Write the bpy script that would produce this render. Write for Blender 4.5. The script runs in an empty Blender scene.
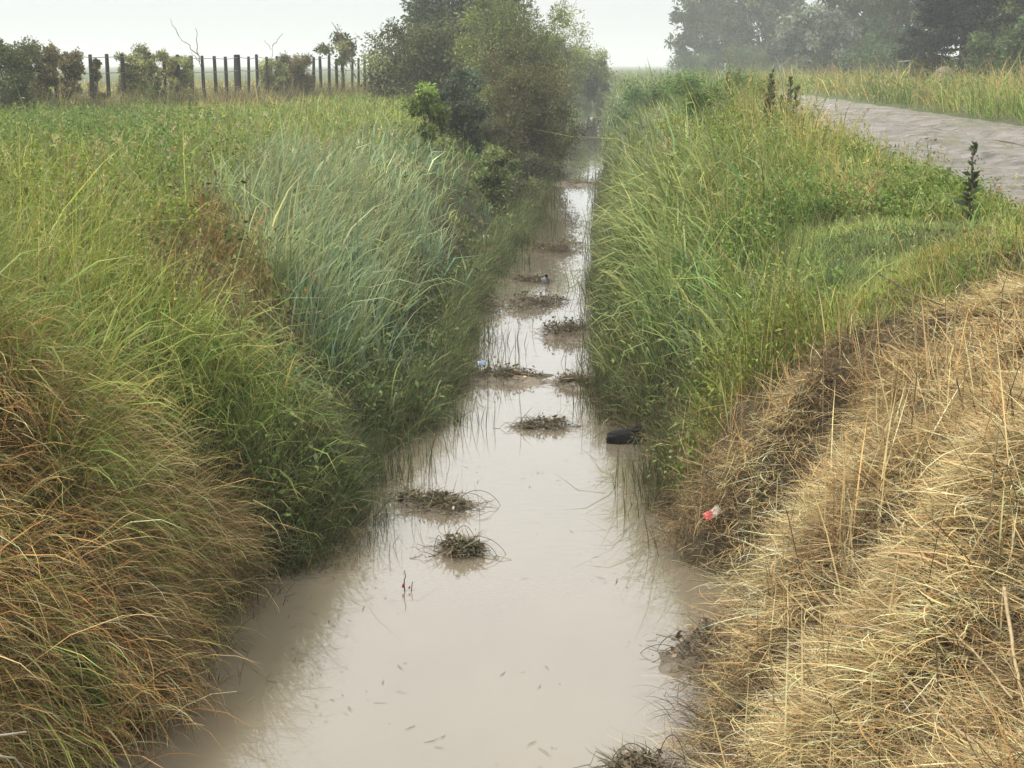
import bpy, math, random
import numpy as np
from math import radians as R, sin, cos, pi

RS = np.random.RandomState(7)
random.seed(7)
SC = bpy.context.scene
COL = SC.collection

# ------------------------------------------------------------------ camera
F = 1400.0
EYE = 2.6
PITCH = math.atan(319.0 / F)
YAW = math.atan(91.0 * cos(PITCH) / F)
cam_d = bpy.data.cameras.new('camera')
cam = bpy.data.objects.new('camera', cam_d)
COL.objects.link(cam)
cam.location = (0, 0, EYE)
cam.rotation_euler = (pi / 2 - PITCH, 0, YAW)
cam_d.sensor_fit = 'HORIZONTAL'
cam_d.sensor_width = 36.0
cam_d.lens = 36.0 * F / 1024.0
cam_d.clip_start = 0.05
cam_d.clip_end = 6000
SC.camera = cam
FWD = np.array([-sin(YAW) * cos(PITCH), cos(YAW) * cos(PITCH), -sin(PITCH)])
RGT = np.array([cos(YAW), sin(YAW), 0.0])
UPV = np.cross(RGT, FWD)


def ray(px, py):
    return FWD + RGT * ((px - 512.0) / F) + UPV * ((384.0 - py) / F)


def on_z(px, py, z=0.0):
    """the point of a level plane that a bearing meets"""
    d = ray(px, py)
    t = (z - EYE) / d[2]
    return np.array([d[0] * t, d[1] * t, z])


def at(px, Y, py=65.0):
    d = ray(px, py)
    t = Y / d[1]
    return np.array([d[0] * t, Y, EYE + d[2] * t])


# ------------------------------------------------------------------ noise
def _h(ix, iy, s):
    n = (ix.astype(np.int64) * 374761393 + iy.astype(np.int64) * 668265263 + s * 974634777) & 0x7fffffff
    n = ((n ^ (n >> 13)) * 1274126177) & 0x7fffffff
    n = (n ^ (n >> 16)) & 0xffffff
    return n / float(0xffffff)


def vn(x, y, s=0):
    x = np.asarray(x, float); y = np.asarray(y, float)
    ix = np.floor(x); iy = np.floor(y)
    fx = x - ix; fy = y - iy
    fx = fx * fx * (3 - 2 * fx); fy = fy * fy * (3 - 2 * fy)
    a = _h(ix, iy, s); b = _h(ix + 1, iy, s); c = _h(ix, iy + 1, s); d = _h(ix + 1, iy + 1, s)
    return (a * (1 - fx) + b * fx) * (1 - fy) + (c * (1 - fx) + d * fx) * fy


def fbm(x, y, s=0, o=3):
    v = 0; a = 0.5; t = 0
    for k in range(o):
        v = v + a * vn(x * 2 ** k + 17 * k, y * 2 ** k - 9 * k, s + k); t += a; a *= 0.5
    return v / t


def sm(t):
    t = np.clip(t, 0, 1)
    return t * t * (3 - 2 * t)


# ------------------------------------------------------------------ terrain
_L = np.array([on_z(a, b)[:2] for a, b in [(10, 820), (85, 768), (150, 690), (215, 620), (238, 580), (318, 566), (345, 515), (345, 462),
      (420, 430), (456, 390), (462, 350), (466, 312), (490, 275), (520, 235), (535, 200), (545, 175), (570, 140), (580, 118), (590, 95)]])
_Rr = np.array([on_z(a, b)[:2] for a, b in [(730, 820), (712, 768), (722, 690), (772, 615), (772, 592), (686, 562), (680, 500), (668, 462),
      (640, 430), (602, 392), (598, 352), (602, 320), (600, 290), (600, 250), (603, 200), (605, 170), (603, 140), (602, 118), (602, 95)]])
_iL = np.argsort(_L[:, 1]); _iR = np.argsort(_Rr[:, 1])
ROAD0, ROAD1 = 3.25, 7.35
ROADZ = 1.55


def xl(y):
    return np.interp(y, _L[_iL, 1], _L[_iL, 0]) + 0.24 * (fbm(y * 2.1, 0 * y + 3, 11) - .5) * np.clip(y / 9, .6, 1.6)


def xr(y):
    return np.interp(y, _Rr[_iR, 1], _Rr[_iR, 0]) + 0.24 * (fbm(y * 1.9, 0 * y + 8, 12) - .5)


def zt(x, y):
    x = np.asarray(x, float); y = np.asarray(y, float)
    sl = xl(y) - x
    sr = x - xr(y)
    sl = sl - .42 * sm((y - 7.5) / 4) * sm(sl / .5)
    s = np.maximum(sl, sr) + .9 * sm((y - 82) / 10)
    kl = np.where(sl > sr, 1.25 + .8 * (1 - sm((y - 5.3) / 2)), 1.55)
    up = np.where(sl > sr, 1.57 - .17 * sm((y - 8) / 5), 1.57) * (1 - np.exp(-kl * np.maximum(s, 0) ** 1.08))
    dn = -0.5 * sm(-s / 0.55)
    z = np.where(s > 0, up + 0.01, dn)
    bank = sm(s / 0.35)
    near = np.clip(1 - (y - 6) / 30, 0.25, 1)
    z = z + bank * near * (0.26 * (fbm(x * 1.5, y * 1.5, 21) - .5) + 0.12 * (vn(x * 4.5, y * 4.5, 25) - .5))
    z = z + bank * 0.10 * (fbm(x * .3, y * .3, 31) - .5)
    # matted heap of cut grass on the right shoulder
    z = z + 0.08 * np.exp(-((x - 1.9) / .75) ** 2 - ((y - 5.6) / 1.1) ** 2) + 0.10 * np.exp(-((x - 1.3) / .4) ** 2 - ((y - 4.4) / .7) ** 2)
    z = z + sm((x - xr(y)) / .4) * (1 - sm((y - 7.5) / 1.5)) * (.10 * (vn(x * 5.4 + .5 * y, y * 5.8, 27) - .5) + .20 * (fbm(x * 3.3, y * 3.3, 175) - .5))
    # hump of dry grass on the left shoulder
    z = z + 0.12 * np.exp(-((x + 2.3) / .5) ** 2 - ((y - 5.4) / .9) ** 2)
    # road bed
    w = sm((x - (ROAD0 - .35)) / .35) * (1 - sm((x - ROAD1) / .35)) * (1 - sm((y - 58) / 3))
    z = z * (1 - w) + (ROADZ - 0.08) * w
    # gentle rise past the road, flat far away
    far = sm((np.hypot(x, y) - 200) / 200)
    return z * (1 - far) + 1.5 * far


def grid_mesh(name, xs, ys, zfun):
    X, Y = np.meshgrid(xs, ys)
    Z = zfun(X, Y)
    V = np.stack([X, Y, Z], -1).reshape(-1, 3)
    nx, ny = len(xs), len(ys)
    i = np.arange(nx - 1)[None, :] + nx * np.arange(ny - 1)[:, None]
    Q = np.stack([i, i + 1, i + nx + 1, i + nx], -1).reshape(-1, 4)
    return raw_mesh(name, V, Q)


def raw_mesh(name, V, Q, col=None, smooth=True):
    me = bpy.data.meshes.new(name)
    V = np.asarray(V, np.float32); Q = np.asarray(Q, np.int32)
    n = Q.shape[1]
    me.vertices.add(len(V)); me.vertices.foreach_set('co', V.ravel())
    me.loops.add(Q.size); me.loops.foreach_set('vertex_index', Q.ravel())
    me.polygons.add(len(Q))
    me.polygons.foreach_set('loop_start', np.arange(0, Q.size, n, dtype=np.int32))
    me.polygons.foreach_set('loop_total', np.full(len(Q), n, np.int32))
    if smooth:
        me.polygons.foreach_set('use_smooth', np.ones(len(Q), bool))
    me.update(calc_edges=True)
    if col is not None:
        a = me.color_attributes.new('Col', 'FLOAT_COLOR', 'POINT')
        c4 = np.ones((len(V), 4), np.float32); c4[:, :3] = col
        a.data.foreach_set('color', c4.ravel())
    return me


def link(name, me, mat=None, parent=None, loc=None):
    o = bpy.data.objects.new(name, me)
    COL.objects.link(o)
    if mat is not None:
        me.materials.append(mat)
    if parent is not None:
        o.parent = parent
    if loc is not None:
        o.location = loc
    return o


def tag(o, label=None, cat=None, group=None, kind=None):
    if label: o['label'] = label
    if cat: o['category'] = cat
    if group: o['group'] = group
    if kind: o['kind'] = kind
    return o


def empty(name, loc, label, cat, group=None):
    o = bpy.data.objects.new(name, None)
    COL.objects.link(o)
    o.location = loc
    o.empty_display_size = .1
    return tag(o, label, cat, group)


# ------------------------------------------------------------------ materials
def new_mat(name):
    m = bpy.data.materials.new(name); m.use_nodes = True
    nt = m.node_tree
    b = nt.nodes['Principled BSDF']
    return m, nt, b


def ramp(nt, stops, fac):
    r = nt.nodes.new('ShaderNodeValToRGB')
    e = r.color_ramp.elements
    while len(e) < len(stops): e.new(.5)
    for k, (p, c) in enumerate(stops):
        e[k].position = p; e[k].color = (*c, 1)
    nt.links.new(fac, r.inputs[0])
    return r.outputs[0]


def noise(nt, scale, detail=4, vec=None, rough=.55):
    n = nt.nodes.new('ShaderNodeTexNoise')
    n.inputs['Scale'].default_value = scale; n.inputs['Detail'].default_value = detail; n.inputs['Roughness'].default_value = rough
    if vec is not None: nt.links.new(vec, n.inputs['Vector'])
    return n.outputs['Fac']


def objcoord(nt, sc=(1, 1, 1)):
    t = nt.nodes.new('ShaderNodeTexCoord')
    m = nt.nodes.new('ShaderNodeMapping'); m.inputs['Scale'].default_value = sc
    nt.links.new(t.outputs['Object'], m.inputs['Vector'])
    return m.outputs['Vector']


def bump(nt, b, h, dist, strength=1.0):
    n = nt.nodes.new('ShaderNodeBump'); n.inputs['Distance'].default_value = dist; n.inputs['Strength'].default_value = strength
    nt.links.new(h, n.inputs['Height']); nt.links.new(n.outputs[0], b.inputs['Normal'])


def plant_mat(name, trans=.3, rough=.5, spec=.3):
    m, nt, b = new_mat(name)
    a = nt.nodes.new('ShaderNodeAttribute'); a.attribute_name = 'Col'
    nt.links.new(a.outputs['Color'], b.inputs['Base Color'])
    b.inputs['Roughness'].default_value = rough
    b.inputs['Specular IOR Level'].default_value = spec
    tr = nt.nodes.new('ShaderNodeBsdfTranslucent')
    nt.links.new(a.outputs['Color'], tr.inputs['Color'])
    mx = nt.nodes.new('ShaderNodeMixShader'); mx.inputs[0].default_value = trans
    nt.links.new(b.outputs[0], mx.inputs[1]); nt.links.new(tr.outputs[0], mx.inputs[2])
    nt.links.new(mx.outputs[0], nt.nodes['Material Output'].inputs['Surface'])
    return m


def noise_mat(name, c1, c2, scale, rough=.8, bd=0.0, sc=(1, 1, 1), spec=.3, bscale=None):
    m, nt, b = new_mat(name)
    v = objcoord(nt, sc)
    f = noise(nt, scale, 6, v)
    nt.links.new(ramp(nt, [(.3, c1), (.7, c2)], f), b.inputs['Base Color'])
    b.inputs['Roughness'].default_value = rough
    b.inputs['Specular IOR Level'].default_value = spec
    if bd: bump(nt, b, noise(nt, bscale or scale * 2.5, 5, v), bd)
    return m


M_GRASS = plant_mat('grass_blade', .36, .6, .15)
M_LEAF = plant_mat('leaf', .30, .55, .15)
M_STRAW = plant_mat('dry_straw', .16, .75, .06)
M_BARK = noise_mat('bark', (.05, .04, .03), (.14, .115, .09), 9, .9, .02, (1, 1, .3))
M_TWIG = noise_mat('twig', (.09, .06, .04), (.2, .14, .09), 14, .8)
M_POST = noise_mat('weathered_wood', (.012, .011, .010), (.04, .035, .03), 12, .85, .006, (1, 1, .12))
M_MUD = noise_mat('wet_mud', (.085, .066, .042), (.19, .15, .10), 7, .5, .03, spec=.5)
M_DEBRIS = plant_mat('rotting_debris', .05, .6, .3)

# ground
m, nt, b = new_mat('soil'); M_SOIL = m
v = objcoord(nt)
f1 = noise(nt, 2.2, 8, v, .65); f2 = noise(nt, .25, 4, v)
c1 = ramp(nt, [(.3, (.035, .027, .018)), (.55, (.075, .062, .036)), (.75, (.12, .095, .055))], f1)
c2 = ramp(nt, [(.3, (.045, .07, .02)), (.7, (.12, .135, .05))], f1)
geo = nt.nodes.new('ShaderNodeNewGeometry')
sep = nt.nodes.new('ShaderNodeSeparateXYZ'); nt.links.new(geo.outputs['Position'], sep.inputs[0])
mr = nt.nodes.new('ShaderNodeMapRange'); mr.inputs[1].default_value = 14; mr.inputs[2].default_value = 40
nt.links.new(sep.outputs['Y'], mr.inputs[0])
mx = nt.nodes.new('ShaderNodeMix'); mx.data_type = 'RGBA'
nt.links.new(mr.outputs[0], mx.inputs[0]); nt.links.new(c1, mx.inputs[6]); nt.links.new(c2, mx.inputs[7])
nt.links.new(mx.outputs[2], b.inputs['Base Color'])
b.inputs['Roughness'].default_value = .9; b.inputs['Specular IOR Level'].default_value = .2
bump(nt, b, noise(nt, 14, 6, v), .05)

# muddy water
m, nt, b = new_mat('muddy_water'); M_WATER = m
v = objcoord(nt, (1, .45, 1))
f = noise(nt, .8, 4, v)
nt.links.new(ramp(nt, [(.3, (.175, .143, .098)), (.7, (.215, .178, .124))], f), b.inputs['Base Color'])
b.inputs['Roughness'].default_value = .02
b.inputs['IOR'].default_value = 1.6
b.inputs['Coat Weight'].default_value = 1; b.inputs['Coat IOR'].default_value = 1.55; b.inputs['Coat Roughness'].default_value = .01
v2 = objcoord(nt, (1, 2.2, 1))
bump(nt, b, noise(nt, 7.0, 4, v2, .55), .010, .16)

# wet dirt road
m, nt, b = new_mat('wet_dirt'); M_ROAD = m
v = objcoord(nt, (1, .8, 1)); v3 = objcoord(nt, (1.0, .10, 1))
f1 = noise(nt, 2.6, 10, v, .72); f3 = noise(nt, 1.6, 5, v)
nt.links.new(ramp(nt, [(.36, (.045, .034, .025)), (.44, (.13, .104, .08)), (.62, (.235, .198, .16))], f1), b.inputs['Base Color'])
rr = nt.nodes.new('ShaderNodeMapRange'); rr.inputs[1].default_value = .47; rr.inputs[2].default_value = .56; rr.inputs[3].default_value = .03; rr.inputs[4].default_value = .5
nt.links.new(f3, rr.inputs[0]); nt.links.new(rr.outputs[0], b.inputs['Roughness'])
bump(nt, b, noise(nt, 7, 8, v, .7), .06)

# ------------------------------------------------------------------ ground, water, road
ys = np.concatenate([[-60, -30, -15, -8, -4], np.arange(-2, 16, .07), np.arange(16, 40, .2), np.arange(40, 110, .7), np.geomspace(112, 2500, 30)])
xs = np.concatenate([-np.geomspace(2500, 16, 26), np.arange(-15, -6, .4), np.arange(-5.8, 4.2, .07), np.arange(4.3, 16, .3), np.geomspace(17, 2500, 26)])
ground = link('ground', grid_mesh('ground', xs, ys, zt), M_SOIL)
tag(ground, kind='structure')

wy = np.concatenate([np.arange(-3, 20, .5), np.arange(20, 140, 4.)])
W = [(-2.4 - 0 * y, y, 0.0) for y in wy]
water = link('water', grid_mesh('water', np.linspace(-2.6, 1.4, 9), wy, lambda X, Y: 0 * X), M_WATER)
tag(water, kind='structure')


def zroad(X, Y):
    u = X + .25 * (fbm(Y * .12, 0 * Y, 44) - .5)
    rut = -0.07 * np.exp(-((u - 4.5) / .22) ** 2) - 0.08 * np.exp(-((u - 6.0) / .25) ** 2)
    z = ROADZ + rut + .045 * (fbm(X * 1.1, Y * .8, 41, 4) - .5) + .02 * (vn(X * 4, Y * 3, 47) - .5)
    edge = sm((X - ROAD0 + .3) / .3) * (1 - sm((X - ROAD1 - .0) / .3))
    return z * edge + (ROADZ - .14) * (1 - edge)


road = link('road', grid_mesh('road', np.arange(ROAD0 - .3, ROAD1 + .31, .08), np.arange(-4, 62, .16), zroad), M_ROAD)
tag(road, kind='structure')


# ------------------------------------------------------------------ blade and leaf builders
class Pile:
    """collects quads with a colour per vertex"""
    def __init__(s): s.V = []; s.Q = []; s.C = []; s.n = 0

    def add(s, V, Q, C):
        s.V.append(np.asarray(V, np.float32)); s.Q.append(np.asarray(Q, np.int64) + s.n); s.C.append(np.asarray(C, np.float32)); s.n += len(V)

    def mesh(s, name, smooth=True):
        return raw_mesh(name, np.concatenate(s.V), np.concatenate(s.Q), np.concatenate(s.C), smooth)


def blades(pile, P, az, L, lean, curl, W, col, seg=4, drift=0.0, tipcol=None, twist=.9):
    N = len(P)
    if N == 0: return
    t = np.linspace(0, 1, seg + 1)
    pos = np.zeros((N, seg + 1, 3)); pos[:, 0] = P
    a = az[:, None] + (drift * RS.randn(N))[:, None] * t[None]
    th = lean[:, None] + curl[:, None] * t[None] ** 1.25
    for k in range(seg):
        tm = (th[:, k] + th[:, k + 1]) / 2; am = (a[:, k] + a[:, k + 1]) / 2
        st = np.stack([np.sin(tm) * np.cos(am), np.sin(tm) * np.sin(am), np.cos(tm)], -1) * (L / seg)[:, None]
        pos[:, k + 1] = pos[:, k] + st
    sa = az + pi / 2 + twist * RS.randn(N)
    side = np.stack([np.cos(sa), np.sin(sa), .25 * RS.randn(N)], -1)
    prof = np.interp(t, [0, .3, .7, 1], [.65, 1, .75, .06])
    off = side[:, None, :] * (W[:, None] * prof[None])[:, :, None] * .5
    V = np.stack([pos - off, pos + off], 2).reshape(N, -1, 3)
    nv = 2 * (seg + 1)
    q = np.array([[2 * k, 2 * k + 1, 2 * k + 3, 2 * k + 2] for k in range(seg)])
    Q = (q[None] + (np.arange(N) * nv)[:, None, None]).reshape(-1, 4)
    C = np.repeat(col[:, None, :], nv, 1)
    if tipcol is not None:
        w = np.repeat(np.clip((t - .55) / .45, 0, 1), 2)[None, :, None]
        C = C * (1 - w) + tipcol[:, None, :] * w
    pile.add(V.reshape(-1, 3), Q, C.reshape(-1, 3))
    return pos


def leaves(pile, P, L, W, col, up=.5, axis=None, sag=.2):
    """diamond leaves, gently folded"""
    N = len(P)
    if N == 0: return
    if axis is None:
        ax = RS.randn(N, 3)
    else:
        ax = axis + .5 * RS.randn(N, 3)
    ax[:, 2] -= sag
    ax /= np.linalg.norm(ax, axis=1)[:, None] + 1e-9
    nrm = RS.randn(N, 3); nrm[:, 2] += up * 2
    sd = np.cross(ax, nrm); sd /= np.linalg.norm(sd, axis=1)[:, None] + 1e-9
    L = np.broadcast_to(L, (N,))[:, None]; W = np.broadcast_to(W, (N,))[:, None]
    nn = np.cross(sd, ax)
    p0 = P; p2 = P + ax * L - nn * L * .12
    mid = P + ax * L * .45
    V = np.stack([p0, mid - sd * W * .5 + nn * W * .12, p2, mid + sd * W * .5 + nn * W * .12], 1)
    Q = np.arange(4 * N).reshape(N, 4)
    pile.add(V.reshape(-1, 3), Q, np.repeat(col, 4, 0))


def tube(pile, pts, r0, r1, col=(.1, .08, .06), sides=5):
    pts = np.asarray(pts, float); n = len(pts)
    d = np.gradient(pts, axis=0); d /= np.linalg.norm(d, axis=1)[:, None] + 1e-9
    ref = np.array([0, 0, 1.]) if abs(d[:, 2]).mean() < .8 else np.array([1., 0, 0])
    u = np.cross(d, ref); u /= np.linalg.norm(u, axis=1)[:, None] + 1e-9
    w = np.cross(d, u)
    rad = np.linspace(r0, r1, n) if np.ndim(r0) == 0 else np.asarray(r0)
    a = np.arange(sides) * 2 * pi / sides
    V = pts[:, None] + rad[:, None, None] * (np.cos(a)[None, :, None] * u[:, None] + np.sin(a)[None, :, None] * w[:, None])
    Q = []
    for k in range(n - 1):
        for j in range(sides):
            jn = (j + 1) % sides
            Q.append((k * sides + j, k * sides + jn, (k + 1) * sides + jn, (k + 1) * sides + j))
    V = V.reshape(-1, 3)
    # caps as fans of quads
    e = len(V); V = np.vstack([V, pts[0], pts[-1]])
    for base, c in ((0, e), ((n - 1) * sides, e + 1)):
        for j in range(0, sides):
            jn = (j + 1) % sides
            Q.append((c, base + j, base + jn, c))
    Q = [q for q in Q if len(set(q)) == 4] + []
    pile.add(V, Q, np.repeat(np.array([col]), len(V), 0))


def vary(c, n, v=.22, hue=.10):
    c = np.asarray(c, float)
    k = np.exp(v * RS.randn(n))[:, None]
    h = 1 + hue * RS.randn(n, 1) * np.array([[1, 0, -.6]])
    return np.clip(c[None] * k * h, .004, .8)


def mixcol(cols, wts, n, v=.32, hue=.10):
    idx = RS.choice(len(cols), n, p=np.array(wts) / np.sum(wts))
    return vary((0, 0, 0), n, 0, 0) * 0 + np.clip(np.array(cols)[idx] * np.exp(v * RS.randn(n))[:, None] * (1 + hue * RS.randn(n, 1) * np.array([[1, 0, -.6]])), .004, .8)


# ------------------------------------------------------------------ what grows where
# bearings of patches seen from the bridge, resolved to spots on the terrain
PATCH = {
 'weed': [(60, 116), (20, 104), (130, 112), (150, 125), (170, 150), (485, 150), (640, 82), (720, 165), (780, 260), (830, 190), (930, 175), (870, 225), (700, 90), (60, 135), (640, 70), (670, 75), (690, 80)],
 'lush': [(60, 165), (130, 190), (40, 220), (90, 240), (660, 110), (700, 125), (750, 150), (30, 190), (180, 180), (230, 160), (650, 140), (680, 160)],
 'meadow': [(250, 105), (330, 92), (380, 85), (420, 95), (300, 125), (30, 285), (120, 300), (740, 108), (790, 120), (800, 160), (880, 160), (350, 110), (400, 120), (210, 125), (450, 120), (850, 145), (760, 100), (60, 265), (100, 260), (30, 330), (1000, 215), (930, 235), (1000, 265), (1010, 200), (960, 260)],
 'tanmeadow': [(100, 98), (200, 98), (280, 85), (350, 78), (960, 215), (790, 140), (850, 180), (1000, 240), (820, 110), ],
 'brown': [(222, 235), (240, 215), (200, 265), (250, 255), (180, 250), (520, 215)],
 'reed': [(300, 180), (340, 220), (400, 180), (440, 160), (290, 245), (360, 280), (330, 330), (420, 230), (300, 280), (380, 230), (625, 200), (612, 150), (620, 110), (690, 365), (280, 200), (350, 170), (610, 90)],
 'arch': [(20, 260), (90, 310), (20, 370), (150, 290), (60, 280), (60, 345), (150, 365), (120, 385), (60, 385), (200, 440), (250, 480), (230, 350), (250, 400), (330, 400), (300, 460), (180, 400), (700, 220), (720, 320), (330, 370), (120, 330), (280, 430)],
 'tall': [(650, 260), (680, 300), (640, 340), (660, 220), (700, 270), (630, 300), (650, 190), (660, 370), (680, 400)],
 'dark': [(505, 190), (470, 220), (450, 285), (430, 350), (610, 270), (605, 330), (602, 400), (650, 425), (350, 490), (350, 530), (480, 190), (500, 240), (603, 190), (400, 420), (560, 170), (470, 320), (640, 400)],
 'lawn': [(830, 235), (900, 262), (850, 275), (870, 250), (790, 290), (920, 275), (810, 255)],
 'tan': [(40, 450), (0, 420),(110, 440), (150, 480), (220, 520), (80, 540), (240, 570), (60, 620), (180, 620), (30, 680), (120, 700), (0, 500), (190, 490), (250, 540), (0, 760), (200, 670)],
 'straw': [(690, 480), (750, 400), (870, 318), (1000, 305), (800, 500), (900, 600), (700, 600), (1000, 700), (740, 720), (850, 400), (1000, 400), (940, 310), (720, 440), (790, 360), (690, 700), (900, 480), (1010, 550), (800, 640), (680, 540)],
}


def strike(px, py, lift=.22):
    d = ray(px, py)
    t = np.geomspace(1.5, 120, 500)
    p = np.array([0, 0, EYE])[None] + d[None] * t[:, None]
    h = p[:, 2] - np.maximum(zt(p[:, 0], p[:, 1]), 0) - lift * np.clip(t / 8, .3, 1)
    k = np.argmax(h < 0) if (h < 0).any() else len(t) - 1
    return p[k, :2]


SPEC = list(PATCH)
_an = []; _as = []
for k, s_ in enumerate(SPEC):
    for a in PATCH[s_]:
        _an.append(strike(*a, lift={'lawn': .05, 'straw': .08, 'tan': .36, 'tall': .4, 'reed': .38, 'arch': .32}.get(s_, .24))); _as.append(k)
for (x, y, s_) in [(8.5, 30, 'meadow'), (9, 18, 'meadow'), (9, 45, 'tanmeadow'), (8.3, 42, 'weed'), (10.5, 34, 'tanmeadow'), (8.2, 25, 'meadow'), (10, 24, 'tanmeadow'),
                   (8.5, 60, 'meadow'), (10, 75, 'tanmeadow'), (2, 60, 'reed'), (1.5, 40, 'lush'), (-3, 50, 'meadow'), (-9, 60, 'tanmeadow'), (-25, 60, 'tanmeadow'), (9, 95, 'meadow'), (1.6, 90, 'meadow'), (2.4, 45, 'meadow'), (2, 32, 'meadow')]:
    _an.append((x, y)); _as.append(SPEC.index(s_))
_an = np.array(_an); _as = np.array(_as)


def lp(x, y):
    r = np.hypot(x, y)
    return np.stack([np.log(r) * 1.0, np.arctan2(x, y) * 2.2], -1)


_al = lp(_an[:, 0], _an[:, 1])


def species(x, y):
    q = lp(x, y)
    q = q + np.stack([fbm(x * 1.3, y * 1.3, 51) - .5, fbm(x * 1.3, y * 1.3, 61) - .5], -1) * np.array([.22, .22])
    best = np.full(len(x), 1e9); idx = np.zeros(len(x), int)
    for k in range(len(_al)):
        d = ((q - _al[k]) ** 2).sum(1) * np.exp(.55 * RS.randn(len(x)))
        m = d < best
        best[m] = d[m]; idx[m] = _as[k]
    return idx


def scatter(n, r0, r1, a0=-38, a1=38, p=-.5):
    # bearings are uniform, distances thin out with range
    u = RS.rand(n)
    r = (r0 ** p + u * (r1 ** p - r0 ** p)) ** (1 / p)
    a = R(a0) + RS.rand(n) * R(a1 - a0)
    return r * np.sin(a), r * np.cos(a)


N0 = 460000
X, Y = scatter(N0, 2.6, 110)
sl = xl(Y) - X; sr = X - xr(Y)
s = np.maximum(sl, sr) + .9 * sm((Y - 82) / 10)
rag = .25 * (fbm(Y * .9, X * 0, 71) - .5)
ok = (s > 0.0) & ~((X > ROAD0 - .1 + rag * 2) & (X < ROAD1 + .2 + rag) & (Y < 58 + 6 * rag)) & (X < 15) & (X > -34)
X = X[ok]; Y = Y[ok]; s = s[ok]
Z = zt(X, Y)
SP = species(X, Y)
D = np.hypot(X, Y)
SI = {a: k for k, a in enumerate(SPEC)}
LEFT = X < xl(Y)
def set_species(mask, name, p=1.0):
    SP[mask & (RS.rand(len(X)) < p)] = SI[name]
edge_s = 7.5 + 1.0 * (fbm(X * 1.6, Y * 0 + 5, 141) - .5)
edge_t = 5.15 + 1.2 * (fbm(X * 1.8, Y * 0 + 9, 143) - .5)
far_straw = (SP == SI['straw']) & ((Y > edge_s) | LEFT)
set_species(far_straw, 'meadow'); set_species(far_straw, 'weed', .4)
far_tan = (SP == SI['tan']) & ((Y > edge_t) | ~LEFT)
set_species(far_tan, 'arch'); set_species(far_tan, 'meadow', .5)
set_species(~LEFT & (Y < edge_s), 'straw')
set_species(LEFT & (Y < edge_t) & (X > -4), 'tan', .8)
set_species((np.hypot((X - 1.75) / .75, (Y - 9.0) / 1.35) < .8 + .4 * fbm(X * 2, Y * 2, 145)), 'lawn', .93)
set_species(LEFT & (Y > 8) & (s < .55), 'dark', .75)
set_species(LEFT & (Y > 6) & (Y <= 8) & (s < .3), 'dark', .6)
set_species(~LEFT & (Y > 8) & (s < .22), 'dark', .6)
# plants get a little broader with range so that a far patch keeps its cover with fewer of them
WS = np.clip(D / 9, .8, 7)
# low along the road verge
HS = np.where((X > 0) & (X < ROAD0), np.clip(1.1 - .50 * np.clip(X - 1.4, 0, 3), .32, 1.0) * (1 + 1.2 * sm((Y - 11) / 9) * sm((X - 1.5) / .8)) * (1 - .2 * sm((Y - 18) / 10)), 1.0)
HS = np.where(LEFT, 1 - .22 * sm((Y - 7) / 4) - .25 * sm((Y - 14) / 6), HS)
HS = np.where((X > 7), 1.35, HS)
HS = HS * (.55 + .6 * fbm(X * .9, Y * .9, 81) + .4 * vn(X * 3.2, Y * 3.2, 83))
HS = np.where((X > 0) & (X < 3.2) & (Y < 13), HS * np.where(X > 1.5, .62, 1), HS)
TONE = np.exp(.55 * (vn(X * 3.0, Y * 3.0, 85) - .5) + .5 * (fbm(X * 1.1, Y * 1.1, 87) - .5))[:, None]
HUE = 1 + (fbm(X * 1.4, Y * 1.4, 89) - .5)[:, None] * np.array([[.7, .15, -.4]])
PT = np.stack([X, Y, Z - .02], -1)
wind = 2.4 + 1.6 * (fbm(X * .5, Y * .5, 91) - .5) * 4


def sel(name, frac=1.0):
    i = np.where(SP == SPEC.index(name))[0]
    if frac < 1: i = i[RS.rand(len(i)) < frac]
    return i


def toward_water(i, spread):
    """azimuth that leans down the bank, loosely"""
    base = np.where(LEFT[i], 0.0, pi)
    a = base + spread * RS.randn(len(i)) + (fbm(X[i] * 1.6, Y[i] * 1.6, 95) - .5) * 5
    return np.where(RS.rand(len(i)) < np.where(s[i] < .45, .75, .35), RS.rand(len(i)) * 6.28, a)


GAIN = np.array([[1.78, 1.66, 1.42]])


def grass_patch(pile, i, L, Lv, lean, leanv, curl, curlv, W, col, tip=None, spread=1.2, seg=4, drift=.3):
    n = len(i)
    if n == 0: return
    Ls = L * np.exp(Lv * RS.randn(n)) * HS[i] * (.5 + .5 * sm(s[i] / .5))
    col = col * TONE[i] * HUE[i] * GAIN
    if tip is not None: tip = tip * TONE[i] * GAIN
    for lo, hi, sg in ((0, 14, seg), (14, 1e9, max(2, seg - 2))):
        m = (D[i] >= lo) & (D[i] < hi)
        j = i[m]
        if len(j) == 0: continue
        blades(pile, PT[j], toward_water(j, spread), Ls[m], np.abs(lean + leanv * RS.randn(len(j))), np.clip(curl + curlv * RS.randn(len(j)), .05, 3.2),
               W * WS[j] * np.exp(.2 * RS.randn(len(j))), col[m], sg, drift, None if tip is None else tip[m])


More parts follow.
